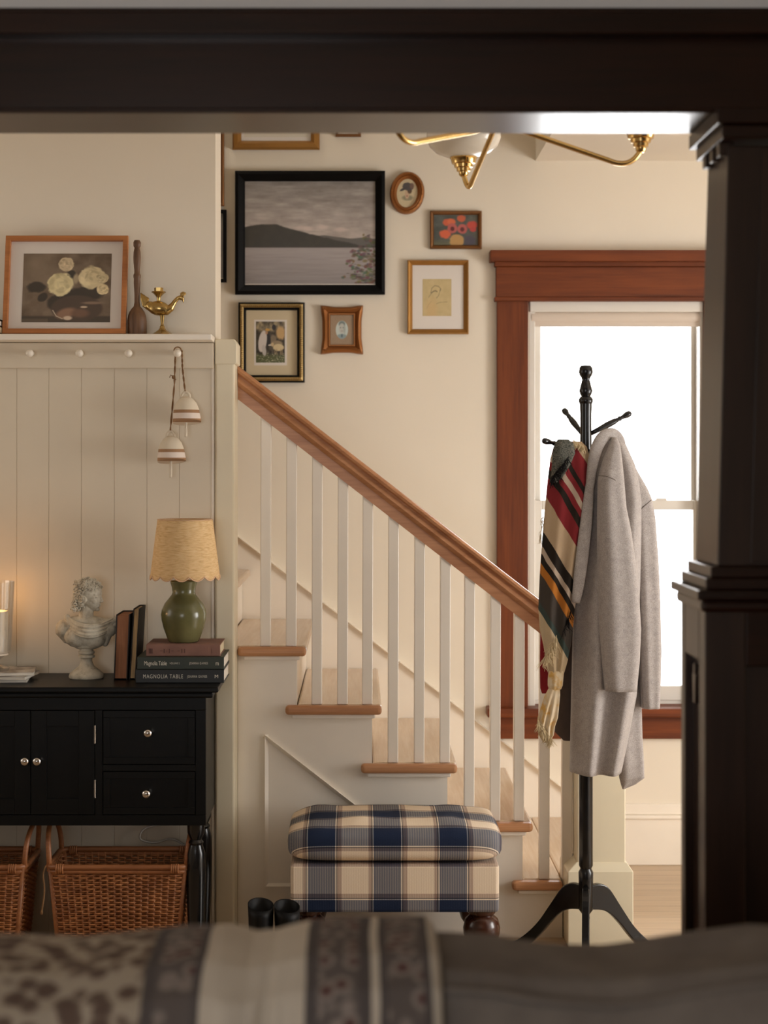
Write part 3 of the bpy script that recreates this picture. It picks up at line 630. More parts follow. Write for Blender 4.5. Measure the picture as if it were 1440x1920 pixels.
pts = [BB(860, 690), BB(950, 640), BB(1010, 560), BB(1060, 480), BB(1120, 415), BB(1180, 395), BB(1215, 415)]
for a_, b2, r1, r2 in zip(pts[:-1], pts[1:], (110, 88, 62, 50, 46, 50), (88, 62, 50, 46, 50, 48)): m.capsule(a_, b2, r1*q, r2*q)
m.ell(BB(1200, 410), (58*q, 48*q, 50*q)); m.capsule(BB(1235, 440), BB(1248, 530), 26*q, 5*q)
remesh(m, 'body', M['oldbrass'], t, .0011, 3)
m = MB()
for i in range(7):
    a_ = -1.0+i*.33; m.tube([BB(1215, 380), BB(1240+60*math.sin(a_), 350-60*math.cos(a_))], [12*q, 20*q], 8); m.ell(BB(1240+60*math.sin(a_), 345-60*math.cos(a_)), (20*q,)*3, None, 8, 6)
m.build('crest', M['oldbrass'], t, smooth='all')
m = MB()
for i in range(8):
    f = i/7; m.tube([BB(520-60*f, 680-10*f, -.004), BB(440-90*f, 560+20*f, -.002), BB(440-130*f, 430-20*f), BB(470-180*f, 350-55*f+60*(1-f))], [26*q, 30*q, 32*q, 16*q], 8)
m.build('tail', M['oldbrass'], t, smooth='all')
m = MB()
for s_ in (-1, 1):
    for r in (30, 62, 94, 126): m.tube([BB(700+r*1.15*math.cos(a_), 600+r*.85*math.sin(a_)+10, s_*(.0125-.00004*r)) for a_ in np.linspace(-.3, PI+.3, 18)], 9*q, 6)
m.build('wing', M['oldbrass'], t, smooth='all')
b_ = BB(690, 500)
MB().lathe([(52*q, -60*q), (45*q, 0), (42*q, 90*q), (60*q, 130*q), (120*q, 190*q), (165*q, 220*q), (160*q, 232*q), (90*q, 238*q), (80*q, 236*q)], (b_.x, Yb, b_.z), 24).build('drip_pan', M['oldbrass'], t, smooth=True)
MB().lathe([(100*q, 234*q), (104*q, 320*q), (78*q, 320*q), (74*q, 245*q)], (b_.x, Yb, b_.z), 6).build('candle_socket', M['oldbrass'], t, bevel=.0004)
# two small items at the left end of the shelf
t = thing('book', 'small black book on the shelf beyond the rose print', 'book', (XX(-30, 5.05), 5.05, SZ))
x0, x1 = XX(-60, 5.05), XX(6.5, 5.05)
bx('pages', M['matcream'], t, x0+.003, x1-.001, 5.0, 5.09, SZ+.004, SZ+.021)
m = MB().box(x0, x1, 4.998, 5.095, SZ+.0005, SZ+.004).box(x0, x1, 4.998, 5.095, SZ+.021, SZ+.024); m.build('cover', M['black'], t)
t = thing('book', 'small pale book lying on the small black book on the shelf', 'book', (XX(-30, 5.05), 5.05, SZ+.0245))
bx('pages', M['mat'], t, x0+.003, x1-.003, 5.0, 5.09, SZ+.027, SZ+.04); m = MB().box(x0, x1-.003, 4.998, 5.095, SZ+.0245, SZ+.027).box(x0, x1-.003, 4.998, 5.095, SZ+.04, SZ+.045); m.build('cover', M['blackframe'], t)

# ---------------------------------------------------------------- two ceramic bells on twine
t_ = NT('striped_stoneware'); v = t_.n('ShaderNodeTexCoord').outputs['Generated']; sp = t_.n('ShaderNodeSeparateXYZ'); t_.l(v, sp.inputs[0])
cr = t_.ramp(sp.outputs[2], [(0, rgb(224, 210, 194)), (.10, rgb(160, 122, 88)), (.225, rgb(226, 212, 202)), (.42, rgb(160, 122, 88)), (.53, rgb(222, 210, 190))], 'CONSTANT'); M['bell'] = t_.fin(cr, .7)
M['stoneware'] = paint('bare_stoneware', (222, 210, 190), .7, .02); M['twine'] = wood('brown_twine', (104, 72, 46), (148, 112, 74), .9, 2, 20); M['bellin'] = plain('bell_inside', (150, 130, 106), .8)
def bell(label, cx, ytop, yrim, yb, knot):
    Y = 5.045; s = 1/(F/Y); rim = P(cx, yrim, Y); top = P(cx-1, ytop, Y); ax = Vector((-.07, .18, 1)).normalized(); h = (top.z-rim.z)
    t = thing('ceramic_bell', label, 'bell', rim, 'striped ceramic bells on the last peg'); r = 26.5*s
    pr = [(1.0, 0), (1.01, .04), (.97, .25), (.90, .5), (.76, .72), (.52, .9), (.25, .985), (.001, 1.0)]
    o = MB().lathe([(a*r, b*h) for a, b in pr], rim, 36, ax).build('bell_body', M['bell'], t, smooth=True)
    MB().lathe([(r*.99, .001), (r*.93, .0008), (r*.9, h*.25), (r*.7, h*.6), (.001, h*.8)], rim, 36, ax, cap=False).build('bell_inside', M['bellin'], t, smooth=True)
    tp = rim+ax*h; MB().tube([tp+Vector((-.0125, 0, -.008)), tp+Vector((-.011, 0, .006)), tp+Vector((-.004, 0, .0145)), tp+Vector((.005, 0, .0145)), tp+Vector((.012, 0, .006)), tp+Vector((.0125, 0, -.008))], .0042, 10).build('loop', M['stoneware'], t, smooth='all')
    cl = P(cx-2, yb, Y); MB().lathe([(.001, 0), (.0042, .001), (.0045, .006), (.004, .07), (.001, .071)], cl, 14, Vector((0, .04, 1))).build('clapper', M['stoneware'], t, smooth='all')
    return t, tp
t1, tp1 = bell('upper striped ceramic bell hanging from the last peg', 350.5, 743, 792, 820, 0)
t2, tp2 = bell('lower striped ceramic bell hanging from the last peg', 322, 817, 865, 896, 0)
pg = P(333, 655, 5.066)
def twist(pts, r, ph):
    P_ = [Vector(p) for p in pts]; out = []
    for i in range(len(P_)-1):
        for j in range(10): out.append(P_[i].lerp(P_[i+1], j/10))
    out.append(P_[-1]); return [p+Vector((r*math.cos(i*1.1+ph), r*math.sin(i*1.1+ph), 0)) for i, p in enumerate(out)]
for (t, tp, x, mid) in ((t1, tp1, 340, P(342, 690, 5.05)), (t2, tp2, 327, P(327, 720, 5.05))):
    m = MB(); st_ = P(x+(1 if t is t1 else 2), 657, 5.066)
    for ph in (0, PI): m.tube(twist([st_, mid, tp+Vector((-.001, 0, .012))], .0017, ph), .0016, 6)
    m.tube([pg+Vector((.011*math.cos(a), 0, .011*math.sin(a)-.004)) for a in np.linspace(0 if t is t1 else PI, PI/2, 8)], .002, 6)
    if t is t2: m.ell(P(324.5, 707, 5.045), (.004, .004, .006)); m.tube([P(325, 707, 5.043), P(320, 703, 5.04), P(318, 708, 5.04)], .0016, 6); m.tube([P(325, 707, 5.043), P(330, 712, 5.04)], .0016, 6)
    m.build('twine', M['twine'], t, smooth='all')

# ---------------------------------------------------------------- sideboard
YF, YB_ = 4.80, 5.095; XR = XX(386, YF); XL = -1.62; ZT = .85; ZB = ZZ(1548, YF)
sd = thing('sideboard', 'black painted sideboard with turned legs and small silver knobs', 'cabinet', ((XR+XL)/2, (YF+YB_)/2, 0))
K = M['black']
bx('top_board', K, sd, XL-.03, XR+.038, YF-.03, YB_, ZT-.016, ZT, bevel=.004); bx('top_moulding', K, sd, XL-.015, XR+.022, YF-.016, YB_, ZT-.034, ZT-.016, bevel=.006)
XD = XX(178, YF); XM = XX(57.5, YF); XDL = 2*XM-XD
m = MB().box(XL, XR, YF+.02, YB_, ZB, ZT-.034); m.build('carcass', K, sd, bevel=.002)
m = MB().box(XL, XR, YF, YF+.02, ZT-.07, ZT-.034).box(XL, XR, YF, YF+.02, ZB, ZB+.03).box(XD, XD+.022, YF, YF+.02, ZB+.03, ZT-.07).box(XR-.03, XR, YF, YF+.02, ZB+.03, ZT-.07).box(XDL-.022, XDL, YF, YF+.02, ZB+.03, ZT-.07)
m.box(XD+.022, XR-.03, YF, YF+.02, ZZ(1446, YF), ZZ(1434, YF)); m.build('face_frame', K, sd, bevel=.0015)
def knob(par, px, py):
    c = P(px, py, YF-.022); MB().lathe([(.006, 0), (.005, .010), (.012, .014), (.0135, .019), (.012, .025), (.007, .029), (.001, .030)], (c.x, YF-.0005, c.z), 24, (0, -1, 0)).build('knob', M['chrome'], par, smooth='all')
def panel_door(name, x0, x1, z0, z1):
    d = bx(name, K, sd, x0, x1, YF+.004, YF+.018, z0, z1, bevel=.001)
    m = MB().box(x0, x0+.045, YF-.001, YF+.004, z0, z1).box(x1-.045, x1, YF-.001, YF+.004, z0, z1).box(x0+.045, x1-.045, YF-.001, YF+.004, z1-.045, z1).box(x0+.045, x1-.045, YF-.001, YF+.004, z0, z0+.045)
    m.build('door_rail', K, d, bevel=.001); return d
zd0, zd1 = ZB+.032, ZT-.072
d1 = panel_door('door', XM+.001, XD-.0015, zd0, zd1); d2 = panel_door('door', XDL+.0015, XM-.001, zd0, zd1)
knob(d1, 69, 1428); knob(d2, 46, 1428)
for py in (1377, 1479):
    c = P(178, py, YF-.003); MB().lathe([(.0028, -.026), (.0028, .026)], c, 12).build('hinge', M['chrome'], d1, smooth=True)
zm_ = ZZ(1440, YF)
for z0, z1, kp in ((zm_+.011, zd1, (277, 1375)), (zd0, zm_-.011, (274, 1489))):
    dr = bx('drawer', K, sd, XD+.024, XR-.032, YF+.002, YF+.018, z0, z1, bevel=.001)
    m = MB().box(XD+.024, XR-.032, YF-.001, YF+.002, z1-.02, z1).box(XD+.024, XR-.032, YF-.001, YF+.002, z0, z0+.02).box(XD+.024, XD+.044, YF-.001, YF+.002, z0+.02, z1-.02).box(XR-.052, XR-.032, YF-.001, YF+.002, z0+.02, z1-.02); m.build('drawer_rail', K, dr, bevel=.001)
    knob(dr, *kp)
lp = [(.001, 0), (.016, 0), (.02, .012), (.024, .03), (.017, .045), (.019, .06), (.026, .2), (.028, .3), (.027, .36), (.019, .385), (.022, .392), (.016, .4), (.025, .42), (.026, ZB-.001)]
for x in (XR-.032, XL+.032):
    for y in (YF+.035, YB_-.04): MB().lathe(lp, (x, y, 0), 28).build('leg', M['blackgloss'], sd, smooth=True)
# ---------------------------------------------------------------- bust
M['plaster'] = (lambda t: t.fin(t.ramp(t.noise(t.obj(), 45, 5, .65), [(.34, rgb(164, 154, 136)), (.46, rgb(194, 186, 168)), (.62, rgb(208, 201, 184))]), .75))(NT('aged_plaster'))
Y0 = 4.985; qb = 1/(F/Y0)/7.2                       # one unit of the close-up of the bust
b0 = P(90, 1060, Y0); bz0 = ZZ(1060+1510/7.2, Y0)
def C(x, y, d=0): return Vector((b0.x+x*qb, Y0+d*qb, b0.z-y*qb+(ZT-bz0)))
t = thing('bust', 'pale plaster bust of a curly haired figure in a draped cloak', 'statue', (C(520, 1510).x, Y0, ZT))
cc = C(520, 1510)
MB().lathe([(a*qb, b*qb) for a, b in ((1, 2), (232, 2), (238, 20), (225, 60), (165, 110), (100, 160), (76, 230), (78, 262), (110, 275), (112, 300), (85, 312), (108, 330), (112, 352), (88, 372), (86, 400), (112, 410))], cc, 40).build('pedestal', M['plaster'], t, smooth=True)
m = MB()
m.ell(C(510, 960), (300*qb, 150*qb, 150*qb)); m.ell(C(390, 950, -40), (170*qb, 130*qb, 150*qb), Euler((0, .3, 0))); m.ell(C(640, 970, -40), (160*qb, 125*qb, 140*qb), Euler((0, -.3, 0)))
m.ell(C(230, 850), (130*qb, 120*qb, 130*qb)); m.ell(C(790, 860), (140*qb, 120*qb, 110*qb)); m.capsule(C(300, 800), C(500, 770), 110*qb, 120*qb); m.capsule(C(500, 770), C(780, 800), 120*qb, 90*qb)
m.capsule(C(200, 880), C(250, 990), 100*qb, 60*qb); m.capsule(C(800, 880), C(770, 1040), 90*qb, 50*qb); m.ell(C(520, 1080), (170*qb, 100*qb, 60*qb))
m.capsule(C(500, 800), C(525, 560, 10), 112*qb, 92*qb); m.capsule(C(440, 720, -20), C(560, 560, -30), 40*qb, 36*qb)
m.ell(C(545, 370), (165*qb, 150*qb, 190*qb)); m.ell(C(590, 450), (125*qb, 115*qb, 150*qb)); m.ell(C(625, 540, -5), (72*qb, 70*qb, 55*qb)); m.capsule(C(500, 510), C(620, 570), 60*qb, 45*qb)
m.capsule(C(698, 380, -5), C(734, 476, -5), 13*qb, 19*qb); m.ell(C(716, 484, -5), (26*qb, 30*qb, 15*qb)); m.ell(C(699, 520, -5), (20*qb, 36*qb, 10*qb)); m.ell(C(692, 545, -5), (20*qb, 32*qb, 12*qb)); m.ell(C(668, 588, -5), (34*qb, 38*qb, 28*qb))
m.capsule(C(650, 378, -112), C(708, 372, -20), 17*qb, 16*qb); m.ell(C(664, 414, -84), (20*qb, 24*qb, 11*qb)); m.ell(C(520, 450, -140), (26*qb, 16*qb, 44*qb)); m.ell(C(630, 470, -85), (40*qb, 30*qb, 40*qb)); m.capsule(C(700, 300), C(708, 385), 30*qb, 20*qb); m.ell(C(640, 330, -20), (80*qb, 100*qb, 100*qb))
remesh(m, 'figure', M['plaster'], t, .0011, 3)
m = MB(); r_ = random.Random(5)
m.ell(C(500, 350, 20), (168*qb, 165*qb, 190*qb)); m.ell(C(430, 490, 10), (95*qb, 110*qb, 90*qb))
def curl(c, R, r): 
    ax = Vector((r_.uniform(-1, 1), -1.2, r_.uniform(-1, 1))).normalized(); u = ax.orthogonal().normalized(); v_ = ax.cross(u); pts = []
    for i in range(10): a_ = i*.62; rr = R*(1-.06*i); pts.append(c+u*rr*math.cos(a_)+v_*rr*math.sin(a_)+ax*(.0006*i))
    m.tube(pts, [r*(1-.05*i) for i in range(10)], 7)
for i in range(150):
    x = r_.uniform(350, 725); yy = r_.uniform(150, 330)
    e = ((x-540)/200)**2
    y = 165+70*e+(r_.random()**1.2)*150
    if x < 500: y = 180+40*e+r_.random()*380
    if x > 640 and y > 320: continue
    dx = (x-530)/190; dy = (y-360)/215; s2 = 1-dx*dx-dy*dy
    d = -150*math.sqrt(s2) if s2 > 0 else -10
    curl(C(x, y, d), r_.uniform(19, 30)*qb, r_.uniform(10, 14)*qb)
for i in range(34): curl(C(r_.uniform(345, 500), r_.uniform(400, 590), -r_.uniform(40, 120)), 28*qb, 13*qb)
m.build('hair', M['plaster'], t, smooth='all')
m = MB()
for i in range(7):
    f = i/6; y0_, yc, y1_ = 670+22*i, 760+28*i, 690+24*i
    pts = []
    for u in np.linspace(0, 1, 20):
        x = 250+55*f*0+u*(900-250-20*f)+70*math.sin(PI*u)*0; y = (1-u)**2*y0_+2*u*(1-u)*(yc+130)+u*u*(y1_+10); d = -170*math.sin(PI*min(1, max(0, u)))-25-12*f
        pts.append(C(x, y, d))
    m.tube(pts, [(.6+.5*math.sin(PI*u))*(26 if i % 2 else 20)*qb for u in np.linspace(0, 1, 20)], 8)
m.grid(lambda u, v: C(250+u*645, ((1-u)**2*(670+140*v)+2*u*(1-u)*(890+160*v)+u*u*(700+140*v)), -165*math.sin(PI*u)-18), 24, 8)
m.capsule(C(770, 790, -40), C(905, 730, -10), 60*qb, 45*qb); m.capsule(C(770, 850, -30), C(905, 780, -10), 50*qb, 40*qb); m.capsule(C(800, 900, -20), C(890, 860, -10), 50*qb, 45*qb); m.capsule(C(260, 690, -30), C(330, 800, -70), 40*qb, 40*qb)
m.build('cloak', M['plaster'], t, smooth='all')
# ---------------------------------------------------------------- upright books, book pile, lamp
M['pages_brown'] = wood('brown_page_edges', (130, 84, 56), (158, 106, 74), .8, 2, 30); M['pages_gold'] = wood('worn_gilt_page_edges', (120, 92, 56), (196, 160, 104), .5, 2, 24); M['cover_dark'] = paint('dark_book_cloth', (34, 27, 24), .7)
M['bookgreen'] = paint('dark_green_cover', (40, 46, 36), .5); M['bookblack'] = paint('black_cover', (24, 25, 25), .5); M['bookmauve'] = paint('worn_mauve_cloth', (128, 92, 80), .8, .14, 20); M['paper'] = wood('white_page_edges', (204, 196, 182), (226, 218, 204), .8, 0, 40)
M['ink'] = plain('cream_lettering', (214, 206, 190), .6); M['inkdark'] = plain('dark_lettering', (84, 52, 46), .7)
def upright(label, pix, Yf, depth, pages, lean):
    # open edge to the front: page block between two boards
    (x0, x1, yt, yb) = pix; a, b = P(x0, yb, Yf), P(x1, yb, Yf); h = ZZ(yt, Yf)-ZT; w_ = b.x-a.x
    t = thing('book', label, 'book', ((a.x+b.x)/2, Yf+depth/2, ZT))
    sh = lambda x, z: x+lean*z
    def pr(n, xa, xb, y0, y1, z0, z1, mt): MB().prism([(xa, z0), (xb, z0), (xb, z1), (xa, z1)], lambda x, z: (sh(x, z), y0, ZT+z), lambda x, z: (sh(x, z), y1, ZT+z)).build(n, mt, t, bevel=.0008)
    pr('page_block', a.x+.003, b.x-.003, Yf+.004, Yf+depth-.003, .004, h-.004, pages)
    pr('cover_board', a.x, a.x+.003, Yf, Yf+depth, .0005, h, M['cover_dark']); pr('cover_board', b.x-.003, b.x, Yf, Yf+depth, .0005, h, M['cover_dark']); pr('spine', a.x+.003, b.x-.003, Yf+depth-.003, Yf+depth, .0005, h, M['cover_dark'])
upright('old book with brown page edges standing right of the bust', (213, 238.5, 1152, 1271), 4.93, .14, M['pages_brown'], .04)
upright('old book with worn gilt page edges next to the book pile', (242, 254, 1141, 1271), 4.935, .14, M['pages_gold'], .06)
def flat(label, pix, Yf, z0, z1, depth, cover, texts, over=.002, pg='paper'):
    x0, x1 = XX(pix[0], Yf), XX(pix[1], Yf); t = thing('book', label, 'book', ((x0+x1)/2, Yf+depth/2, z0))
    m = MB().box(x0, x1, Yf+.004, Yf+depth, z0+.0003, z0+.003).box(x0, x1, Yf+.004, Yf+depth, z1-.003, z1)
    m.build('cover', cover, t, bevel=.0008); bx('spine', cover, t, x0, x1, Yf, Yf+.004, z0+.0003, z1, bevel=.0018)
    bx('page_block', M[pg], t, x0+.004, x1-.003, Yf+.004, Yf+depth-.004, z0+.003, z1-.003)
    for (s_, px, size, mt, sp, sx) in texts: text(s_, 'spine_lettering', M[mt], t, (XX(px, Yf), Yf-.0004, (z0+z1)/2-.0005), size, sx, spacing=sp)
    return t
Yk = 4.86; zz = [ZT, ZT+.0395, ZT+.076, ZT+.112]
flat('black book with white spine lettering at the bottom of the pile', (254, 420, ), Yk, zz[0], zz[1]-.0003, .2, M['bookblack'], [('MAGNOLIA TABLE', 268, .0165, 'ink', 1.25, .117), ('JOANNA GAINES', 351, .010, 'ink', 1.3, .058), ('M', 402, .014, 'ink', 1, .011)])
flat('dark green book with pale spine lettering in the middle of the pile', (257, 420), Yk+.004, zz[1], zz[2]-.0003, .2, M['bookgreen'], [('Magnolia Table', 270, .0175, 'ink', .95, .067), ('VOLUME 2', 318, .007, 'ink', 1.1, .029), ('JOANNA GAINES', 355, .009, 'ink', 1.2, .054), ('m', 404, .018, 'ink', 1, .0095)])
flat('worn mauve cloth book on top of the pile under the lamp', (274, 413), Yk+.02, zz[2], zz[2]+.0345, .17, M['bookmauve'], [('|||', 277, .016, 'inkdark', .7, .014), ('-|:|- -||', 299, .013, 'inkdark', 1.0, .075), ('|', 396, .014, 'inkdark', 1, .002)], pg='matcream')
ZL = zz[2]+.035
# lamp
t_ = NT('olive_glaze'); v = t_.obj(); t_.bump(t_.noise(v, 60, 2), .05, .001); M['olive'] = t_.fin(t_.ramp(t_.noise(v, 12, 4), [(.3, rgb(84, 82, 50)), (.7, rgb(112, 108, 70))]), .22)
t_ = NT('woven_raffia'); v = t_.obj((60, 60, 420)); f1 = t_.noise(v, 1, 4); tc = t_.n('ShaderNodeTexCoord'); sp = t_.n('ShaderNodeSeparateXYZ'); t_.l(tc.outputs['UV'], sp.inputs[0])
wu = t_.math('SINE', t_.math('MULTIPLY', sp.outputs[0], 620.)); wv = t_.math('SINE', t_.math('MULTIPLY', sp.outputs[1], 330.)); ww = t_.math('MULTIPLY', wu, wv)
c1 = t_.ramp(f1, [(.25, rgb(206, 164, 108)), (.5, rgb(240, 204, 150)), (.8, rgb(250, 224, 178))]); c2 = t_.mix(t_.math('MULTIPLY', t_.math('ADD', ww, 1.0), .2), c1, rgb(150, 106, 62)); t_.bump(ww, .4, .001)
M['raffia'] = t_.fin(c2, .85); M['scallop'] = paint('scalloped_edge_tape', (214, 176, 142), .8)
Yl = 4.955; xl_ = XX(344.5, Yl); sl = 1/(F/Yl)/3.13
lp_ = thing('table_lamp', 'olive green ceramic table lamp with a scalloped raffia shade', 'lamp', (xl_, Yl, ZL))
MB().lathe([(a*sl, b*sl) for a, b in ((1, 1), (84, 1), (90, 6), (100, 30), (118, 80), (130, 130), (133, 160), (128, 190), (112, 225), (88, 255), (72, 275), (66, 290), (70, 320), (78, 345), (79, 354), (74, 359), (40, 361), (1, 361))], (xl_, Yl, ZL), 48).build('lamp_base', M['olive'], lp_, smooth=True)
zb_, zt_ = ZL+(810-418)*sl, ZL+(810-93)*sl; r0, r1 = 203*sl, 160*sl; Ns = 14
m = MB(); nu, nv = 168, 20; xsh = xl_+8*sl
def shp(u, v, off=0): 
    a_ = 2*PI*u+.3; sc = (abs(math.sin(Ns*a_/2))**.8)*.013*(1-v)**3; r = r0+(r1-r0)*v+off; return (xsh+r*math.cos(a_), Yl+r*math.sin(a_), zb_+(zt_-zb_)*v-sc)
m.grid(shp, nu, nv); sh_ = m.build('lamp_shade', M['raffia'], lp_, smooth='all', solid=.0012)
uvl = sh_.data.uv_layers.new(name='UVMap'); us = np.zeros((len(sh_.data.loops), 2), np.float32); li = np.zeros(len(sh_.data.loops), int); sh_.data.loops.foreach_get('vertex_index', li)
us[:, 0] = (li % (nu+1))/nu; us[:, 1] = (li//(nu+1))/nv; uvl.data.foreach_set('uv', us.ravel())
MB().tube([shp(i/300, 0, .0006) for i in range(300)], .0019, 6, True).build('scalloped_trim', M['scallop'], sh_, smooth='all')
MB().tube([shp(i/120, 1, .0003) for i in range(120)], .0014, 6, True).build('top_trim', M['scallop'], sh_, smooth='all')
MB().lathe([(.012, 0), (.012, .02), (.017, .022), (.017, .06), (.001, .06)], (xl_, Yl, ZL+359*sl), 24).build('socket', M['brass'], lp_, smooth=True)
MB().ell((xl_, Yl, ZL+359*sl+.085), (.028, .028, .032)).build('bulb', M['porcelain'], lp_, smooth='all')
m = MB()
for a_ in (0, 2.1, 4.2): m.tube([(xl_+.012*math.cos(a_), Yl+.012*math.sin(a_), zb_+.05), (xsh+(r0-.006)*math.cos(a_), Yl+(r0-.006)*math.sin(a_), zb_+.02)], .001, 6)
m.build('shade_spider', M['brass'], lp_, smooth='all')
M['cord'] = plain('white_cord', (206, 200, 190), .5)
cp = [P(330, 1545, 5.085), P(285, 1549, 5.085), P(266, 1558, 5.085), P(264, 1574, 5.085), P(290, 1580, 5.085), P(318, 1573, 5.085), P(338, 1580, 5.088), P(352, 1600, 5.09), P(360, 1700, 5.095)]
def smooth_path(pts, n=8):
    out = []; Q = [pts[0]]+list(pts)+[pts[-1]]
    for i in range(1, len(Q)-2):
        for j in range(n):
            s_ = j/n; p0, p1, p2, p3 = [Vector(z) for z in Q[i-1:i+3]]
            out.append(.5*((2*p1)+(-p0+p2)*s_+(2*p0-5*p1+4*p2-p3)*s_*s_+(-p0+3*p1-3*p2+p3)*s_**3))
    out.append(Vector(Q[-2])); return out
tag(MB().tube(smooth_path(cp), .003, 6).build('power_cord', M['cord'], None, smooth='all'), 'white power cord looping on the wall behind the right basket', 'cord')
# ---------------------------------------------------------------- magazines, candle, hurricane glass
t_ = NT('glossy_magazine'); M['mag'] = t_.fin(t_.ramp(t_.noise(t_.obj((20, 20, 200)), 1, 3), [(.35, rgb(120, 108, 98)), (.5, rgb(190, 182, 172)), (.7, rgb(206, 200, 190))]), .35)
for i, (x1, w_, rz, lb) in enumerate(((50, .28, .10, 'bottom grey magazine of the small pile under the glass candle holder'), (58, .27, -.08, 'middle magazine of the small pile under the glass candle holder'), (60, .25, .14, 'top pale magazine of the small pile under the glass candle holder'))):
    xr2 = XX(x1, 4.9); z = ZT+.0008+i*.0098; c = Vector((xr2-.12, 4.935, z)); t = thing('magazine', lb, 'magazine', c, 'magazines under the candle holder'); t.rotation_euler = (0, 0, rz)
    bx('page_block', M['paper'], t, c.x-.119, c.x+.119, c.y-.079, c.y+.079, z+.0008, z+.0082); m = MB().box(c.x-.12, c.x+.12, c.y-.08, c.y+.08, z, z+.0008).box(c.x-.12, c.x+.12, c.y-.08, c.y+.08, z+.0082, z+.009); m.build('cover', M['mag'], t)
ZM = ZT+.0008+3*.0098+.0004
t_ = NT('clear_glass'); tr = t_.n('ShaderNodeBsdfTransparent'); tr.inputs[0].default_value = (.96, .96, .95, 1); gl = t_.n('ShaderNodeBsdfGlossy', i_Roughness=.03); lw = t_.n('ShaderNodeLayerWeight', i_Blend=.35); mx = t_.n('ShaderNodeMixShader')
t_.l(t_.math('MULTIPLY', lw.outputs['Facing'], .75), mx.inputs[0]); t_.l(tr.outputs[0], mx.inputs[1]); t_.l(gl.outputs[0], mx.inputs[2]); t_.l(mx.outputs[0], t_.out.inputs[0]); M['clear'] = t_.m
xg = XX(-14, 4.93); g = thing('hurricane_glass', 'clear glass candle cylinder standing on the magazines at the left edge', 'candle holder', (xg, 4.93, ZM)); sg = 1/633.
MB().lathe([(a*sg, b*sg) for a, b in ((1, 0), (30, 0), (32, 4), (14, 10), (12, 18), (20, 24), (34, 34), (36, 60), (41, 165), (39.6, 165), (34.6, 60), (32.5, 36), (18, 27), (1, 26))], (xg, 4.93, ZM), 48, cap=False).build('glass_cylinder', M['clear'], g, smooth=True)
t_ = NT('candle_wax'); M['wax'] = t_.fin(rgb(226, 206, 182), .5); t_.b.inputs['Subsurface Weight'].default_value = .0
cd = thing('pillar_candle', 'lit cream pillar candle inside the clear glass cylinder', 'candle', (xg, 4.93, ZM+27*sg))
MB().lathe([(a*sg, b*sg) for a, b in ((1, 28), (29, 28), (29, 108), (27.5, 110), (22, 106), (1, 104))], (xg, 4.93, ZM), 40).build('wax_body', M['wax'], cd, smooth=True)
MB().tube([(xg, 4.93, ZM+103*sg), (xg+.001, 4.93, ZM+113*sg)], .0012, 6).build('wick', M['black'], cd)
t_ = NT('candle_flame'); em = t_.n('ShaderNodeEmission', i_Strength=60.0); em.inputs[0].default_value = (1, .52, .16, 1); t_.l(em.outputs[0], t_.out.inputs[0]); M['flame'] = t_.m
MB().lathe([(.001, 0), (.0035, .004), (.005, .010), (.0042, .018), (.002, .027), (.0003, .033)], (xg+.001, 4.93, ZM+110*sg), 16).build('flame', M['flame'], cd, smooth='all')
l = bpy.data.lights.new('candle_light', 'POINT'); l.energy = .55; l.color = (1, .5, .2); l.shadow_soft_size = .012; o = bpy.data.objects.new('candle_light', l); COL.objects.link(o); o.location = (xg, 4.93, ZM+135*sg)
# ---------------------------------------------------------------- wicker baskets
t_ = NT('wicker_cane'); M['wicker'] = t_.fin(t_.ramp(t_.noise(t_.obj(), 40, 3), [(.3, rgb(140, 86, 50)), (.7, rgb(190, 128, 80))]), .5); M['wickerrim'] = wood('cane_rim', (132, 80, 46), (166, 108, 66), .45, 0, 14)
yA, yB2 = 4.815, 5.04; zr = ZZ(1626, yA); xa, xb = XX(90, yA), XX(350, yA); xc = (xa+xb)/2
def rrect(w_, d_, r, n):
    w2, d2 = w_/2, d_/2; L = [2*(w2-r), PI*r/2, 2*(d2-r), PI*r/2]*2; tot = sum(L); out = []
    for i in range(n):
        q = tot*i/n; k_ = 0
        while q > L[k_]: q -= L[k_]; k_ += 1
        f = q/L[k_]
        if k_ == 0: p = (-w2+r+f*L[0], -d2)
        elif k_ == 1: a_ = -PI/2+f*PI/2; p = (w2-r+r*math.cos(a_), -d2+r+r*math.sin(a_))
        elif k_ == 2: p = (w2, -d2+r+f*L[2])
        elif k_ == 3: a_ = f*PI/2; p = (w2-r+r*math.cos(a_), d2-r+r*math.sin(a_))
        elif k_ == 4: p = (w2-r-f*L[4], d2)
        elif k_ == 5: a_ = PI/2+f*PI/2; p = (-w2+r+r*math.cos(a_), d2-r+r*math.sin(a_))
        elif k_ == 6: p = (-w2, d2-r-f*L[6])
        else: a_ = PI+f*PI/2; p = (-w2+r+r*math.cos(a_), -d2+r+r*math.sin(a_))
        out.append(p)
    return out
W_, D_ = xb-xa, yB2-yA; yc = (yA+yB2)/2
bk = thing('wicker_basket', 'brown wicker basket under the sideboard, the one beside the turned leg', 'basket', (xc, yc, 0), 'wicker baskets under the sideboard')
NP = 210; m = MB(); rows = 46; nst = 30
for r in range(rows):
    f = r/(rows-1); z = .012+f*(zr-.03); s_ = .86+.14*f; pr = rrect(W_*s_, D_*s_, .03, NP); pts = []
    for i, (x, y) in enumerate(pr):
        L = math.hypot(x, y); o_ = .0042*math.sin(2*PI*i/NP*nst/1.0+(PI if r % 2 else 0)); pts.append((xc+x*(1+o_/L), yc+y*(1+o_/L), z))
    m.tube(pts, .0029, 5, True)
m.build('woven_wall', M['wicker'], bk, smooth='all')
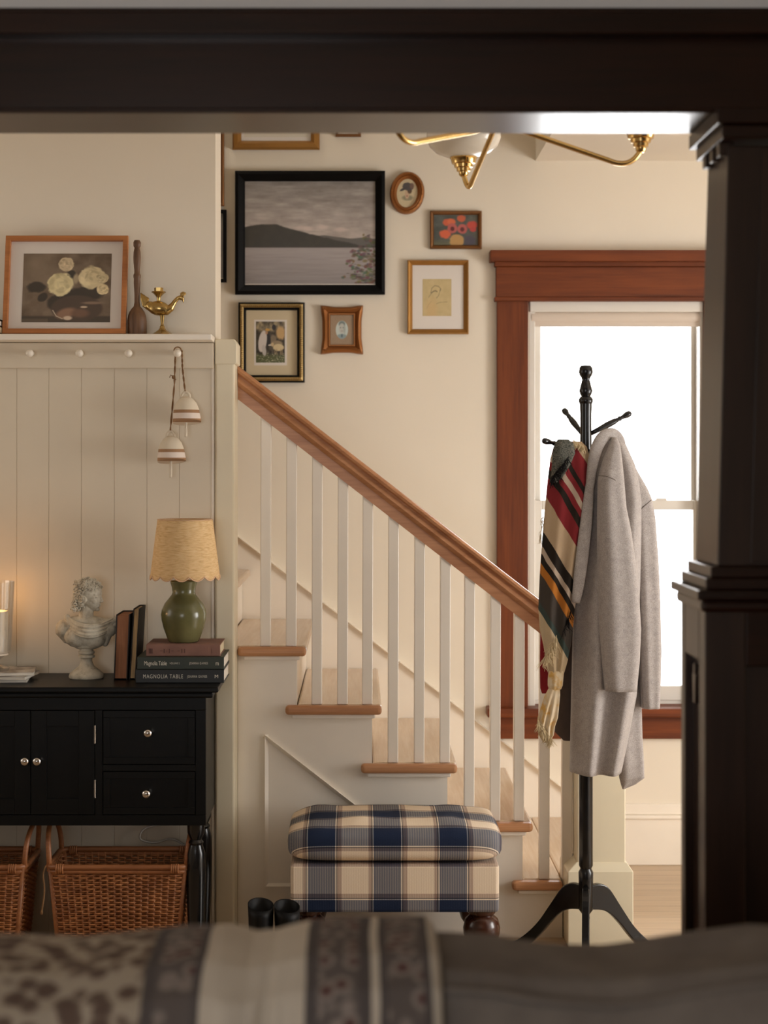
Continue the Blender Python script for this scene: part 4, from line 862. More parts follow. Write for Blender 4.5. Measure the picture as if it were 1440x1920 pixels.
m = MB(); pb0 = rrect(W_*.86, D_*.86, .03, nst*2); pb1 = rrect(W_, D_, .03, nst*2)
for i in range(0, nst*2, 1):
    m.tube([(xc+pb0[i][0], yc+pb0[i][1], .005), (xc+pb1[i][0], yc+pb1[i][1], zr-.008)], .003, 5)
m.build('woven_stakes', M['wicker'], bk, smooth='all')
m = MB()
for dz_, rr in ((0, .0085), (-.013, .006)): m.tube([(xc+x, yc+y, zr+dz_) for x, y in rrect(W_+.006, D_+.006, .03, 64)], rr, 8, True)
m.build('rim', M['wickerrim'], bk, smooth='all'); bx('bottom', M['wicker'], bk, xc-W_*.42, xc+W_*.42, yc-D_*.42, yc+D_*.42, .004, .012, bevel=.003)
for sx in (-1, 1):
    for sy in (-1, 1):
        MB().tube([(xc+sx*(W_*.43-.008), yc+sy*(D_*.43-.008), 0), (xc+sx*(W_/2-.006), yc+sy*(D_/2-.006), zr)], .008, 8).build('corner_post', M['wickerrim'], bk, smooth='all')
    pts = [(xc+sx*(W_/2-.002+.012*math.sin(PI*u)), yc-D_/2+.012+(D_-.024)*(.5-.5*math.cos(PI*u)), zr-.01+.118*math.sin(PI*u)**.55) for u in np.linspace(0, 1, 30)]
    MB().tube(pts, .0078, 8).build('handle', M['wickerrim'], bk, smooth='all')
    for sy in (-1, 1):
        m = MB()
        for j in range(4): m.tube([(xc+sx*(W_/2-.025-j*.006)+.0005, yc+sy*(D_/2+.003)+.0105*math.cos(a_), zr-.004+.0125*math.sin(a_)) for a_ in np.linspace(0, 2*PI, 12, False)], .0026, 5, True)
        m.build('handle_binding', M['wicker'], bk, smooth='all')
b2 = copy_tree(bk); b2.location.x -= .470; tag(b2, 'brown wicker basket under the sideboard, cut off by the left edge', 'basket')
m = MB(); m.tube(smooth_path([(xc-W_/2-.006, yA-.004, zr+.005), (xc-W_/2-.012, yA-.01, zr-.02), (xc-W_/2-.008, yA-.012, zr-.06), (xc-W_/2-.012, yA-.012, zr-.1), (xc-W_/2-.016, yA-.012, zr-.125)]), .0026, 6); m.ell((xc-W_/2-.016, yA-.012, zr-.128), (.004, .004, .007)); m.build('string_tie', M['twine'], bk, smooth='all')

# ---------------------------------------------------------------- plaid ottoman
def plaid(name, u0, v0, per, yoff, weave=1.0):
    t = NT(name); tc = t.n('ShaderNodeTexCoord'); sp = t.n('ShaderNodeSeparateXYZ'); t.l(tc.outputs['Object'], sp.inputs[0])
    X, Y, Z = sp.outputs
    nv, bk_, cr_, ta, wh = rgb(30, 41, 66), rgb(22, 22, 28), rgb(236, 218, 194), rgb(146, 122, 110), rgb(244, 234, 216)
    stops = [(0, bk_), (.013, wh), (.03, nv), (.447, wh), (.463, bk_), (.478, ta), (.54, cr_), (.95, ta)]
    u = t.math('FRACT', t.math('ADD', t.math('MULTIPLY', X, 1/per), u0/per+20))
    arc = t.math('ADD', Z, Y) if yoff is not None else Z
    v = t.math('FRACT', t.math('ADD', t.math('MULTIPLY', arc, 1/per), v0/per+20))
    cu, cv = t.ramp(u, stops, 'CONSTANT'), t.ramp(v, stops, 'CONSTANT')
    tw = t.math('SINE', t.math('MULTIPLY', t.math('ADD', X, arc), 1500.)); tw2 = t.math('SINE', t.math('MULTIPLY', X, 900.))
    f = t.math('ADD', .5, t.math('MULTIPLY', t.math('ADD', tw, tw2), .25))
    t.bump(t.math('ADD', tw, tw2), .15, .0006)
    mu = t.mix(1.0, cu, cv, 'MULTIPLY'); ga = t.n('ShaderNodeGamma', i_Gamma=.5); t.l(mu, ga.inputs[0])
    return t.fin(t.mix(.3, ga.outputs[0], t.mix(f, cu, cv)), .9, 0, .2)
ox0, ox1, oy0, oy1, oz0, oz1 = -.196, .406, 4.80, 5.17, .195, .335
ot = thing('ottoman', 'blue and cream plaid ottoman with a padded top and dark bun feet', 'ottoman', (.105, 4.985, 0))
M['plaidbox'] = plaid('plaid_box_fabric', .105-.038, -.147, .19, None)
M['plaidcush'] = plaid('plaid_cushion_fabric', .105-.038, -.384+4.985-4.79, .19, 1)
bx('upholstered_box', M['plaidbox'], ot, ox0, ox1, oy0, oy1, oz0, oz1, bevel=.009)
def sgn(a, e): return math.copysign(abs(a)**e, a)
m = MB(); cxo, cyo, czo = .106, 4.985, .391; A_, B_, C_ = .313, .196, .056; rs = []
for j in range(25):
    et = -PI/2+PI*j/24
    e1 = .62 if et > 0 else .42
    ring = []
    for i in range(120):
        om = 2*PI*i/120; ce_, se_ = max(math.cos(et), 1e-4)**e1, sgn(math.sin(et), e1); px_ = sgn(math.cos(om), .22); py_ = sgn(math.sin(om), .22)
        x, y = A_*ce_*px_, B_*ce_*py_; z = C_*se_
        if et > .3: z += .0035*math.sin(x*26+1)*math.sin(y*19)-.003*math.cos(x*9)**4*0+.002*math.sin(x*47)
        ring.append((cxo+x, cyo+y, czo+z))
    rs.append(ring)
m.rings(rs); m.build('top_cushion', M['plaidcush'], ot, smooth='all')
M['mahogany'] = wood('dark_mahogany', (44, 22, 14), (74, 40, 26), .22, 2, 8)
for x in (ox0+.05, ox1-.047):
    for y in (oy0+.05, oy1-.05): MB().lathe([(.001, 0), (.022, 0), (.026, .03), (.022, .06), (.030, .075), (.044, .095), (.053, .125), (.054, .14), (.048, .165), (.034, .178), (.04, .184), (.042, .195)], (x, y, 0), 32).build('foot', M['mahogany'], ot, smooth=True)
# ---------------------------------------------------------------- boots
M['leather'] = paint('black_leather', (13, 13, 14), .55, .15, 20, .1, .25)
def boot(label, px, ztop, rz):
    Y = 4.66; x = XX(px, Y); t = thing('boot', label, 'boot', (x, Y, 0), 'black boots beside the ottoman')
    def ring(z, a, b, dy): return [(x+a*math.cos(2*PI*i/28), Y+dy+b*math.sin(2*PI*i/28), z+((.007*math.sin(2*PI*i/28)-.004*math.cos(2*PI*i/28)) if z > ztop-.02 else 0)) for i in range(28)]
    m = MB().rings([ring(.02, .034, .05, 0), ring(.06, .034, .048, .005), ring(.1, .032, .042, .008), ring(.16, .033, .043, .006), ring(ztop-.03, .0355, .046, .003), ring(ztop, .0365, .047, .002), ring(ztop-.002, .0335, .044, .002), ring(ztop-.12, .030, .04, .005)], cap=False); m.build('shaft', M['leather'], t, smooth='all')
    m = MB().rings([[(x+a*math.cos(2*PI*i/24)*1.0, Y-.02-dy, .02+max(0, h*(.5+.5*math.sin(2*PI*i/24)))) for i in range(24)] for dy, a, h in ((-.07, .012, .06), (-.06, .03, .075), (0, .034, .085), (.06, .036, .065), (.11, .036, .05), (.145, .026, .04), (.158, .008, .02))]); m.build('foot', M['leather'], t, smooth='all')
    m = MB(); m.prism([(x+a, Y+b) for a, b in ((-.03, .055), (.03, .055), (.036, -.04), (.037, -.12), (.026, -.165), (0, -.18), (-.026, -.165), (-.037, -.12), (-.036, -.04))], lambda a, b: (a, b, 0), lambda a, b: (a, b, .02)); m.build('sole', M['black'], t, bevel=.002)
    return t
boot('black leather boot beside the ottoman, the one further from it', 489, .256, 0); boot('black leather boot touching the front corner of the plaid ottoman', 538, .252, 0)
# ---------------------------------------------------------------- coat rack
YR_ = 4.95; sr = 1/(F/YR_); xr_ = XX(1098.5, YR_); G = M['blackgloss']
cr = thing('coat_rack', 'black turned wooden coat rack standing in front of the window', 'coat rack', (xr_, YR_, 0))
def Zr(py): return ZZ(py, YR_)
pp = [(.001, .125), (.009, .13), (.012, .14), (.010, .15), (.014, .155), (.021, .165), (.0215, .25), (.022, Zr(1635)), (.0165, Zr(1628)), (.021, Zr(1622)), (.0205, Zr(1600)), (.0205, 1.2), (.0185, 1.45), (.0165, Zr(800)), (.0165, Zr(775)), (.018, Zr(757))]
MB().lathe(pp, (xr_, YR_, 0), 36).build('pole', G, cr, smooth=True)
MB().lathe([(.018, Zr(757)), (.021, Zr(753)), (.021, Zr(749)), (.017, Zr(745)), (.013, Zr(743)), (.0165, Zr(739)), (.0195, Zr(733)), (.0165, Zr(726)), (.0125, Zr(716)), (.011, Zr(712)), (.013, Zr(708)), (.0175, Zr(704)), (.0205, Zr(698)), (.019, Zr(690)), (.014, Zr(685.5)), (.001, Zr(685))], (xr_, YR_, 0), 36).build('finial', G, cr, smooth=True)
top = [(.012, .235), (.045, .238), (.075, .222), (.115, .165), (.155, .108), (.195, .066), (.235, .036), (.275, .018), (.288, .012), (.29, 0), (.262, 0), (.225, .010), (.185, .034), (.150, .068), (.115, .110), (.08, .145), (.05, .160), (.012, .165)]
tp_, bt_ = [Vector((r, 0, z)) for r, z in top[:10]], [Vector((r, 0, z)) for r, z in top[10:]]
def spath(q): return [(v.x, v.z) for v in smooth_path(q, 4)]
top = spath(tp_)[:-2]+[(.289, .0)]+spath(bt_)
for a_ in (-98, 146, 22):
    a_ = math.radians(a_); d = Vector((math.cos(a_), math.sin(a_), 0)); n_ = Vector((-d.y, d.x, 0)); o_ = Vector((xr_, YR_, 0))
    MB().prism(top, lambda r, z: o_+d*r+n_*.011+Vector((0, 0, z)), lambda r, z: o_+d*r-n_*.011+Vector((0, 0, z))).build('leg', G, cr, bevel=.003)
def hook(root, tip):
    d = tip-root; L = d.length
    MB().lathe([(.006, 0), (.0075, L*.25), (.0095, L*.45), (.0085, L*.6), (.0055, L*.7), (.0075, L*.73), (.0055, L*.77), (.0065, L*.82), (.0095, L*.9), (.0085, L*.97), (.004, L), (.001, L)], root, 20, d).build('hook', G, cr, smooth='all')
hk = P(1093, 845, 4.945); hook(hk, P(1018, 826, 4.79)); hook(P(1093, 815, 4.96), P(1057, 768, 5.07)); hook(P(1104, 815, 4.95), P(1183, 774, 4.98)); hook(P(1102, 850, 4.945), P(1138, 832, 4.87))
# ---------------------------------------------------------------- grey coat
t_ = NT('heathered_grey_wool'); v = t_.obj(); f = t_.math('ADD', t_.math('MULTIPLY', t_.noise(v, 420, 3, .7), .8), t_.math('MULTIPLY', t_.noise(v, 60, 3), .2)); t_.bump(t_.noise(v, 400, 2), .25, .001)
M['coat'] = t_.fin(t_.ramp(f, [(.35, rgb(142, 135, 131)), (.65, rgb(188, 180, 175))]), .95, 0, .1); t_.b.inputs['Sheen Weight'].default_value = .25; t_.b.inputs['Sheen Roughness'].default_value = .4
M['lining'] = paint('coat_inner_side', (84, 70, 62), .9, .08, 60); M['seam'] = plain('coat_seam', (92, 80, 72), .9)
Yc = 4.86
def loft(name, rows, par, mat, n=64, fold=.0, nf=5, ph=0, yc=Yc, sub=6, power=2.6, capb=True, smooth='all'):
    rows = [tuple(r)+(0,)*(5-len(r)) for r in rows]; R = []
    for i in range(len(rows)-1):
        for j in range(sub):
            f_ = j/sub; f_ = f_*f_*(3-2*f_) if False else f_; R.append(tuple(a+(b-a)*f_ for a, b in zip(rows[i], rows[i+1])))
    R.append(rows[-1]); rs = []
    K_ = len(R)
    for k_, (py, xl, xr, dep, dy) in enumerate(R):
        Y = yc+dy; x0, x1 = XX(xl, Y), XX(xr, Y); z = ZZ(py, Y); xc_, a = (x0+x1)/2, (x1-x0)/2; ring = []; g = min(1, k_/K_*1.6)
        for i in range(n):
            th = 2*PI*i/n; c, s_ = math.cos(th), math.sin(th); xx = a*sgn(c, 2/power); yy = dep*sgn(s_, 2/power)
            yy += fold*g*math.sin(nf*(xx/a)*PI/2+ph+.6*k_/K_)*(1 if s_ < 0 else .5)*min(1, dep/.03)
            ring.append((xc_+xx, Y+yy, z))
        rs.append(ring)
    return MB().rings(rs, cap=capb).build(name, mat, par, smooth=smooth)
ct = thing('coat', 'grey wool coat hanging from the coat rack in front of the window', 'coat', P(1140, 1447, Yc))
loft('coat_body', [(818, 1128, 1160, .014, -.01), (835, 1118, 1174, .03), (870, 1110, 1190, .04), (905, 1105, 1200, .046), (940, 1100, 1206, .05), (1000, 1089, 1206, .055), (1080, 1080, 1204, .06), (1180, 1075, 1200, .062), (1300, 1072, 1196, .064), (1400, 1070, 1176, .066), (1447, 1069, 1166, .066)], ct, M['coat'], fold=.018, nf=4.2, ph=.5)
loft('back_panel', [(900, 1150, 1200, .02, .05), (1000, 1150, 1206, .025, .05), (1150, 1150, 1202, .03, .05), (1300, 1152, 1202, .03, .045), (1380, 1156, 1204, .03, .04), (1430, 1159, 1207, .028, .035), (1458, 1161, 1208, .02, .03), (1470, 1164, 1192, .012, .03), (1479, 1167, 1171, .006, .03)], ct, M['coat'], fold=.006, nf=2, yc=Yc)
loft('inner_front', [(1100, 1066, 1090, .01), (1150, 1056, 1092, .012), (1250, 1048, 1092, .014), (1330, 1042, 1092, .014), (1372, 1040, 1092, .014), (1388, 1056, 1092, .012)], ct, M['lining'], fold=.004, nf=2, yc=Yc+.075)
loft('sleeve', [(820, 1146, 1157, .008, .03), (836, 1141, 1163, .018, .025), (858, 1132, 1166, .026, .018), (880, 1125, 1168, .032, .01), (900, 1121, 1170, .034), (950, 1120, 1174, .034), (1000, 1119.5, 1184, .036), (1100, 1121, 1197, .038), (1180, 1123, 1201.5, .038), (1240, 1128.5, 1199, .037), (1295, 1134, 1193.5, .036)], ct, M['coat'], fold=.003, nf=3, yc=Yc-.075, power=2.2)
loft('sleeve', [(850, 1166, 1178, .016), (880, 1170, 1193, .026), (915, 1176, 1213, .034), (936, 1180, 1222, .036), (970, 1184, 1228, .036), (1050, 1188, 1234, .037), (1130, 1192, 1237.5, .037), (1220, 1196, 1239.5, .036), (1290, 1200, 1238, .035), (1327, 1203, 1236.5, .034)], ct, M['coat'], fold=.003, nf=3, yc=Yc+.01, power=2.2)
def ribbon(pts, w_, th, name, mat, par):                    # flattened tube
    sp_ = smooth_path(pts, 6); rs = []
    for i, p in enumerate(sp_):
        d = (sp_[min(i+1, len(sp_)-1)]-sp_[max(i-1, 0)]).normalized(); s_ = d.cross(Vector((0, 1, 0))).normalized(); nn = s_.cross(d); ww = w_*(.55+.45*math.sin(PI*(i+1)/(len(sp_)+1)))
        rs.append([p+s_*ww*math.cos(2*PI*k_/14)+nn*th*math.sin(2*PI*k_/14) for k_ in range(14)])
    return MB().rings(rs).build(name, mat, par, smooth='all')
ribbon([P(1105, 925, Yc-.062), P(1110, 880, Yc-.064), P(1118, 843, Yc-.06), P(1131, 820, Yc-.05), P(1148, 814, Yc-.035), P(1160, 822, Yc-.02), P(1167, 836, Yc-.01)], .0185, .0055, 'collar', M['coat'], ct)
ribbon([P(1106, 905, Yc-.06), P(1099, 980, Yc-.065), P(1087, 1080, Yc-.068), P(1080, 1130, Yc-.06)], .018, .006, 'lapel', M['coat'], ct)
def seam(pts): MB().tube(smooth_path(pts, 5), .0009, 5).build('seam', M['seam'], ct, smooth='all')
seam([P(1122, 892, Yc-.098), P(1136, 893, Yc-.110), P(1150, 898, Yc-.109), P(1160, 905, Yc-.1)])
seam([P(1157, 822, Yc-.02), P(1163, 850, Yc-.055), P(1168, 880, Yc-.075)])
seam([P(1221, 938, Yc-.018), P(1205, 952, Yc-.028), P(1193, 966, Yc-.028), P(1186, 978, Yc-.02)])
seam([P(1186, 978, Yc-.022), P(1194, 1080, Yc-.024), P(1201, 1200, Yc-.024), P(1206, 1326, Yc-.02)])
# ---------------------------------------------------------------- plaid scarf
Ys = 4.83; ss = F/Ys
so = P(1050, 1400, Ys)
sc_ = thing('scarf', 'red, cream and charcoal plaid scarf knotted at the bottom, hanging on the coat rack', 'scarf', so)
t_ = NT('striped_scarf_wool'); tc = t_.n('ShaderNodeTexCoord'); sp = t_.n('ShaderNodeSeparateXYZ'); t_.l(tc.outputs['Object'], sp.inputs[0])
k0 = 3.556*(.857*(ss*so.x-288)-.515*(ss*(H-so.z)+210))
q_ = t_.math('ADD', t_.math('ADD', t_.math('MULTIPLY', sp.outputs[0], 3.556*.857*ss), t_.math('MULTIPLY', sp.outputs[2], 3.556*.515*ss)), k0)
wob = t_.math('MULTIPLY', t_.math('SUBTRACT', t_.noise(tc.outputs['Object'], 9, 2), .5), 46.); q_ = t_.math('ADD', q_, wob)
fac = t_.math('DIVIDE', t_.math('ADD', q_, 1000.), 1200.)
cr_, rd, bk_, og, tw_, te, c2_ = rgb(202, 176, 144), rgb(142, 46, 52), rgb(42, 38, 34), rgb(196, 124, 52), rgb(78, 72, 66), rgb(70, 84, 80), rgb(200, 180, 160)
st_ = [(-1000, rgb(212, 190, 156)), (-735, te), (-700, tw_), (-600, og), (-555, bk_), (-525, c2_), (-495, bk_), (-440, cr_), (-310, rd), (-228, bk_), (-193, rd), (-157, c2_), (-127, rd), (-95, bk_), (-65, rd), (30, cr_)]
cc_ = t_.ramp(fac, [((a+1000)/1200., c) for a, c in st_], 'CONSTANT'); we = t_.math('ADD', t_.math('MULTIPLY', t_.noise(t_.obj((520, 200, 520)), 1, 2), .6), t_.math('MULTIPLY', t_.math('SINE', t_.math('MULTIPLY', t_.math('ADD', sp.outputs[0], sp.outputs[2]), 1500.)), .25))
t_.bump(we, .5, .0012); M['scarf'] = t_.fin(t_.mix(t_.math('MULTIPLY', we, .9), cc_, t_.mix(.5, cc_, rgb(70, 60, 54))), .95, 0, .1)
t_ = NT('charcoal_tweed'); we = t_.noise(t_.obj((300, 200, 300)), 1, 3); M['tweed'] = t_.fin(t_.ramp(we, [(.35, rgb(58, 56, 52)), (.5, rgb(96, 98, 90)), (.7, rgb(120, 112, 104))]), .95, 0, .1); t_.bump(we, .4, .001)
t_ = NT('cream_and_amber_wool'); we = t_.noise(t_.obj(), 28, 3); M['scarftail'] = t_.fin(t_.ramp(we, [(.35, rgb(226, 212, 188)), (.57, rgb(218, 198, 164)), (.68, rgb(214, 170, 98))]), .95, 0, .1)
M['fringe'] = plain('cream_fringe', (214, 194, 156), .95, 0, .1); M['fringeblack'] = plain('black_fringe', (28, 26, 26), .95, 0, .1); M['redwool'] = plain('red_wool', (140, 44, 48), .95, 0, .1)
loft('scarf_body', [(828, 1046, 1090, .016), (838, 1038, 1100, .024), (860, 1032, 1107, .03), (900, 1027, 1110, .032), (960, 1021, 1106, .032), (1020, 1016, 1097, .03), (1080, 1012, 1087, .03), (1140, 1009.5, 1078, .028), (1180, 1012, 1074, .026), (1210, 1019, 1070, .024), (1240, 1024, 1064, .02), (1264, 1030, 1057, .014)], sc_, M['scarf'], fold=.009, nf=5, ph=1, yc=Ys)
loft('back_end', [(1000, 1020, 1060, .01), (1150, 1014, 1050, .01), (1250, 1012, 1036, .01), (1290, 1013, 1030, .008), (1300, 1016, 1024, .004)], sc_, M['redwool'], yc=Ys+.045)
loft('folded_flap', [(824, 1046, 1066, .008), (832, 1040, 1076, .014), (850, 1036, 1078, .016), (870, 1035, 1070, .015), (890, 1033, 1058, .012), (905, 1031, 1044, .008)], sc_, M['tweed'], fold=.004, nf=3, yc=Ys-.03)
loft('knot', [(1258, 1030, 1056, .014), (1265, 1028, 1057, .02), (1275, 1027, 1056, .021), (1285, 1027, 1055, .02), (1292, 1029, 1052, .014)], sc_, M['scarftail'], fold=.002, nf=6, yc=Ys-.004, power=2)
loft('scarf_tail', [(1288, 1030, 1050, .012), (1305, 1021, 1050, .018), (1325, 1014, 1048, .02), (1345, 1008, 1046, .018), (1362, 1006, 1040, .018), (1378, 1010, 1038, .014), (1392, 1018, 1030, .008)], sc_, M['scarftail'], fold=.012, nf=6, ph=2, yc=Ys-.004, power=2)
rf = random.Random(11)
def fringe(name, mat, n, fn, L, r=.0009):
    m = MB()
    for i in range(n):
        p = fn(rf.random()); d = Vector((rf.uniform(-.5, .5), rf.uniform(-.5, .1), -1)).normalized(); l_ = L*rf.uniform(.5, 1.1); pts = [p]
        for k_ in range(5): d = (d+Vector((rf.uniform(-.5, .5), rf.uniform(-.4, .3), rf.uniform(-.3, .1)))).normalized(); pts.append(pts[-1]+d*l_/5)
        m.tube(pts, [r]*5+[r*.5], 4)
    tag(m.build(name, mat, sc_, smooth='all'), kind='stuff')
lp3 = lambda a, b: (lambda f_: a.lerp(b, f_)+Vector((0, rf.uniform(-.004, .004), rf.uniform(-.004, .004))))
fringe('black_fringe', M['fringeblack'], 80, lp3(P(1066, 856, Ys-.05), P(1032, 900, Ys-.045)), .035)
fringe('black_fringe', M['fringeblack'], 34, lp3(P(1070, 1145, Ys-.03), P(1056, 1185, Ys-.034)), .032)
fringe('cream_fringe', M['fringe'], 60, lp3(P(1074, 826, Ys-.03), P(1094, 838, Ys-.03)), .022)
fringe('cream_fringe', M['fringe'], 90, lp3(P(1044, 1192, Ys-.034), P(1020, 1236, Ys-.03)), .045)
fringe('cream_fringe', M['fringe'], 110, lp3(P(1008, 1350, Ys-.02), P(1034, 1388, Ys-.02)), .034)
fringe('cream_fringe', M['fringe'], 50, lp3(P(1018, 965, Ys), P(1012, 1015, Ys)), .02, .0006)
# ---------------------------------------------------------------- chandelier
t_ = NT('opal_glass'); tr = t_.n('ShaderNodeBsdfTransparent'); mx = t_.n('ShaderNodeMixShader', i_0=.62); t_.l(tr.outputs[0], mx.inputs[1]); t_.fin(rgb(236, 228, 214), .08); t_.l(t_.b.outputs[0], mx.inputs[2]); t_.l(mx.outputs[0], t_.out.inputs[0]); M['opal'] = t_.m
hub = Vector((.36, 4.03, 2.31)); BR = M['brass']
ch = thing('chandelier', 'brass chandelier with curved arms and milky glass shades below the ceiling', 'chandelier', (hub.x, hub.y, 2.62))
MB().lathe([(.001, 2.302), (.03, 2.306), (.036, 2.315), (.036, 2.34), (.012, 2.352), (.008, 2.365), (.008, 2.59), (.05, 2.6), (.055, 2.619)], (hub.x, hub.y, 0), 32).build('stem', BR, ch, smooth=True)
for (ex, ey, zr_, cup) in ((.290, 4.40, 2.375, (-.012, .0)), (.665, 4.06, 2.31, (.024, .0)), (.100, 3.76, 2.31, (-.02, -.016))):
    el = Vector((ex, ey, 2.212)); root = Vector((hub.x, hub.y, zr_)); d = (root-el).normalized(); c0 = Vector((ex+cup[0], ey+cup[1], 0)); hd = Vector((c0.x-ex, c0.y-ey, 0))
    if hd.length < .012: hd = hd.normalized()*.012
    c0 = el+hd; a0 = el+d*(.035 if hd.length < .02 else .06); pts = [root]
    for i in range(1, 8): pts.append(root.lerp(a0, i/8))
    b1 = el+hd+Vector((0, 0, .045))
    for i in range(11): f_ = i/10; pts.append(a0*(1-f_)**2+(el-Vector((0, 0, .006)))*2*f_*(1-f_)+b1*f_*f_)
    ar = MB().tube(pts, .0068, 14).build('arm', BR, ch, smooth='all')
    c = (c0.x, c0.y, 0)
    MB().lathe([(.008, 2.25), (.012, 2.254), (.013, 2.262), (.018, 2.264), (.019, 2.272), (.024, 2.274), (.0255, 2.282), (.031, 2.284), (.034, 2.296), (.036, 2.298), (.036, 2.301), (.001, 2.301)], c, 36).build('shade_cup', BR, ch, smooth=True)
    MB().lathe([(.030, 2.299), (.045, 2.302), (.072, 2.313), (.09, 2.33), (.0985, 2.35), (.098, 2.37), (.085, 2.40), (.06, 2.42), (.052, 2.44), (.05, 2.44), (.058, 2.418), (.083, 2.398), (.096, 2.37), (.0965, 2.35), (.088, 2.331), (.07, 2.315), (.044, 2.304), (.03, 2.301)], c, 48, cap=False).build('glass_shade', M['opal'], ch, smooth='all')
# ---------------------------------------------------------------- sofa and throw in the foreground
t_ = NT('greige_linen'); v = t_.obj(); M['linen'] = t_.fin(t_.ramp(t_.noise(v, 14, 4), [(.3, rgb(116, 109, 104)), (.7, rgb(132, 125, 119))]), .95, 0, .1)
yb0, yb1 = 2.10, 2.34
outl = [(-700, 1758), (0, 1754), (150, 1758), (290, 1744), (350, 1737), (430, 1736), (480, 1748), (520, 1742), (580, 1729), (640, 1722), (800, 1720), (815, 1738), (850, 1750), (920, 1752), (960, 1759), (1080, 1768), (1140, 1771), (1200, 1764), (1250, 1756), (1320, 1745), (1400, 1731), (1480, 1735), (1700, 1750), (2400, 1760)]
outs = [(-900, 1766), (0, 1764), (350, 1756), (640, 1748), (800, 1750), (850, 1750), (920, 1752), (960, 1759), (1080, 1768), (1140, 1771), (1200, 1764), (1250, 1756), (1320, 1745), (1400, 1731), (1480, 1735), (1700, 1750), (2400, 1760)]
def hz(o, X):
    px = CX+X*F/2.28; py = np.interp(px, [a for a, b in o], [b for a, b in o]); return H-(py-CY)/F*2.28
sf = thing('sofa', 'greige linen sofa across the foreground, seen along its back top', 'sofa', (0, 2.0, 0))
def prof_back(u, v, X, top, off=0):                        # v: 0 front bottom .. 1 back bottom
    P_ = [(yb0-.0-off, .30), (yb0-.01-off, .55), (yb0-.012-off, top-.07), (yb0-off*.7, top-.03), (yb0+.035, top-.006+off*.3), (yb0+.12, top-.004+off*.6), (yb1-.07, top+off*.0), (yb1-.02+off*.5, top-.012), (yb1+off, top-.06), (yb1+off, .55), (yb1+off, .30)]
    q = v*(len(P_)-1); i = min(int(q), len(P_)-2); f_ = q-i; f_ = f_*f_*(3-2*f_)*.35+f_*.65
    return P_[i][0]+(P_[i+1][0]-P_[i][0])*f_, P_[i][1]+(P_[i+1][1]-P_[i][1])*f_
m = MB()
def sofaf(u, v): X = -1.35+2.6*u; y, z = prof_back(u, v, X, hz(outs, X)); return (X, y+.004*math.sin(X*9), z+.003*math.sin(X*17+y*30))
m.grid(sofaf, 120, 60); m.build('back_cushion', M['linen'], sf, smooth='all')
bx('seat_base', M['linen'], sf, -1.35, 1.25, 1.42, 2.34, .10, .30, bevel=.02); bx('seat_cushion', M['linen'], sf, -1.33, -.06, 1.40, 2.095, .301, .46, bevel=.05, ); bx('seat_cushion', M['linen'], sf, -.05, 1.23, 1.40, 2.095, .301, .46, bevel=.05)
bx('arm', M['linen'], sf, -1.55, -1.351, 1.42, 2.34, .10, .64, bevel=.05); bx('arm', M['linen'], sf, 1.251, 1.45, 1.42, 2.34, .10, .64, bevel=.05)
for x in (-1.48, 1.38):
    for y in (1.5, 2.26): MB().lathe([(.001, 0), (.022, 0), (.03, .10), (.001, .10)], (x, y, 0), 20).build('leg', M['mahogany'], sf, smooth=True)
m = MB(); m.tube([(X, yb0+.002, hz(outs, X)-.024+.003*math.sin(X*17+yb0*30)) for X in np.linspace(.10, 1.24, 60)], .005, 8); m.build('piping', M['linen'], sf, smooth='all')
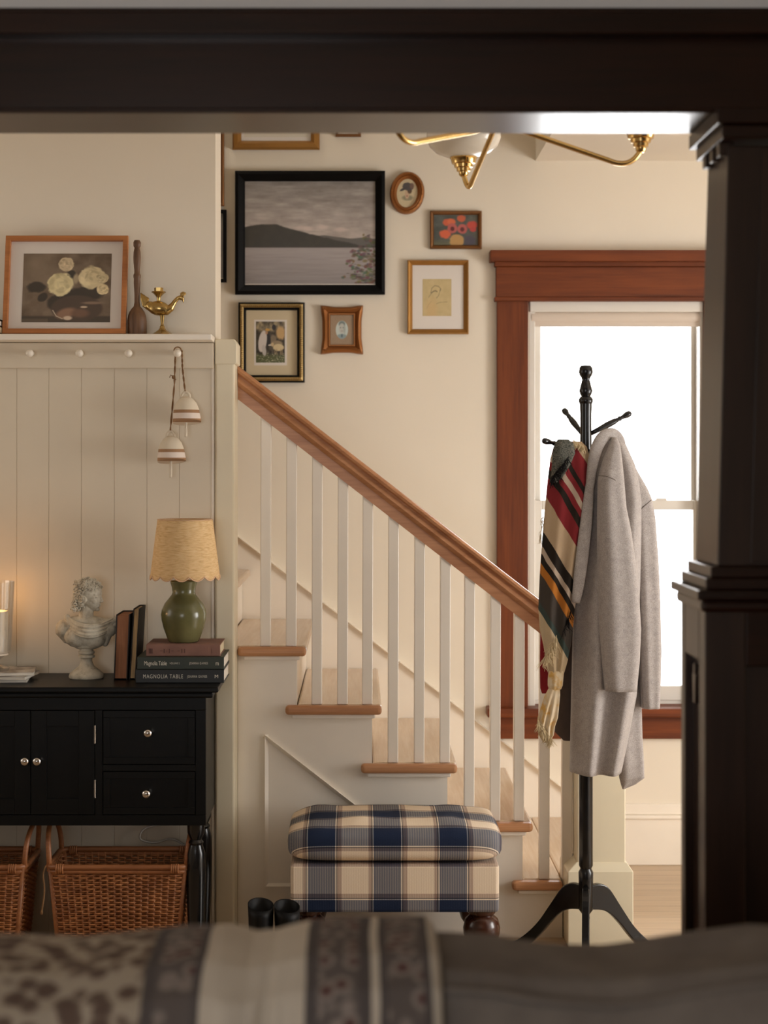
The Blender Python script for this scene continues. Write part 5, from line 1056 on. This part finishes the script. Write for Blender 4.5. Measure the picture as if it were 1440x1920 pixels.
# throw
t_ = NT('block_printed_cotton'); tc = t_.n('ShaderNodeTexCoord'); sp = t_.n('ShaderNodeSeparateXYZ'); t_.l(tc.outputs['Object'], sp.inputs[0])
X0 = lambda px: XX(px, 2.2)
wv_ = t_.math('ADD', sp.outputs[0], t_.math('MULTIPLY', t_.math('SUBTRACT', t_.noise(tc.outputs['Object'], 6, 2), .5), .012))
fac = t_.math('DIVIDE', t_.math('ADD', wv_, 1.0), 1.3); pos = lambda px: (X0(px)+1.0)/1.3
W1, B1 = (1, 1, 1, 1), (0, 0, 0, 1)
band = t_.ramp(fac, [(0, B1), (pos(288), W1), (pos(390), B1), (pos(578), W1), (pos(688), B1), (pos(703), W1), (pos(800), B1)], 'CONSTANT')       # dark border bands
allover = t_.ramp(fac, [(0, W1), (pos(288), B1)], 'CONSTANT')
inner = t_.ramp(fac, [(0, B1), (pos(306), W1), (pos(374), B1), (pos(598), W1), (pos(668), B1), (pos(722), W1), (pos(784), B1)], 'CONSTANT')
vo = t_.n('ShaderNodeTexVoronoi', i_Scale=36.0); t_.l(tc.outputs['Object'], vo.inputs['Vector']); vd = vo.outputs['Distance']
nz = t_.noise(tc.outputs['Object'], 42, 3)
lin_ = t_.ramp(t_.noise(tc.outputs['Object'], 9, 3), [(.3, rgb(204, 195, 182)), (.7, rgb(216, 208, 196))])
flor = t_.ramp(t_.math('ADD', t_.math('MULTIPLY', vd, .9), t_.math('MULTIPLY', nz, .5)), [(.56, rgb(104, 88, 80)), (.70, rgb(124, 110, 100)), (.82, rgb(176, 165, 150))])
med = t_.ramp(vd, [(.18, rgb(96, 66, 64)), (.3, rgb(124, 112, 108)), (.42, rgb(152, 143, 138)), (.6, rgb(106, 99, 97))])
drk = t_.mix(inner, rgb(94, 89, 89), med)
M['throw'] = t_.fin(t_.mix(allover, t_.mix(band, lin_, drk), flor), .95, 0, .1)
tg = XX(818, 2.2); m = MB()
def throwf(u, v):
    X = -1.05+(tg+1.05)*u; y, z = prof_back(u, .03+.94*v, X, hz(outl, X), .012); px = CX+X*F/2.2
    fold = .55*math.exp(-((px-500-14*math.sin(z*9))/11.)**2)+.45*math.exp(-((px-500)/34.)**2); fr = min(1, max(0, (.5-v)*3))
    rip = .008*math.sin(px/34.)*(.3+fr)+.012*math.exp(-((px-430)/30.)**2)-.016*math.exp(-((px-548)/20.)**2)-.012*math.exp(-((px-820)/24.)**2)
    return (X+.008*fr*math.sin(z*22)*math.exp(-((px-500)/60)**2), y-(.044+rip)*fr+.042*fold*fr, z-.003*fold*(1-abs(2*v-1)))
m.grid(throwf, 420, 70); th = m.build('throw_blanket', M['throw'], None, smooth='all', origin=(0, 2.2, .5), solid=.004)
# object coordinates of the throw: keep the print in place
tag(th, 'block printed cotton throw with floral border bands draped over the sofa back', 'blanket')
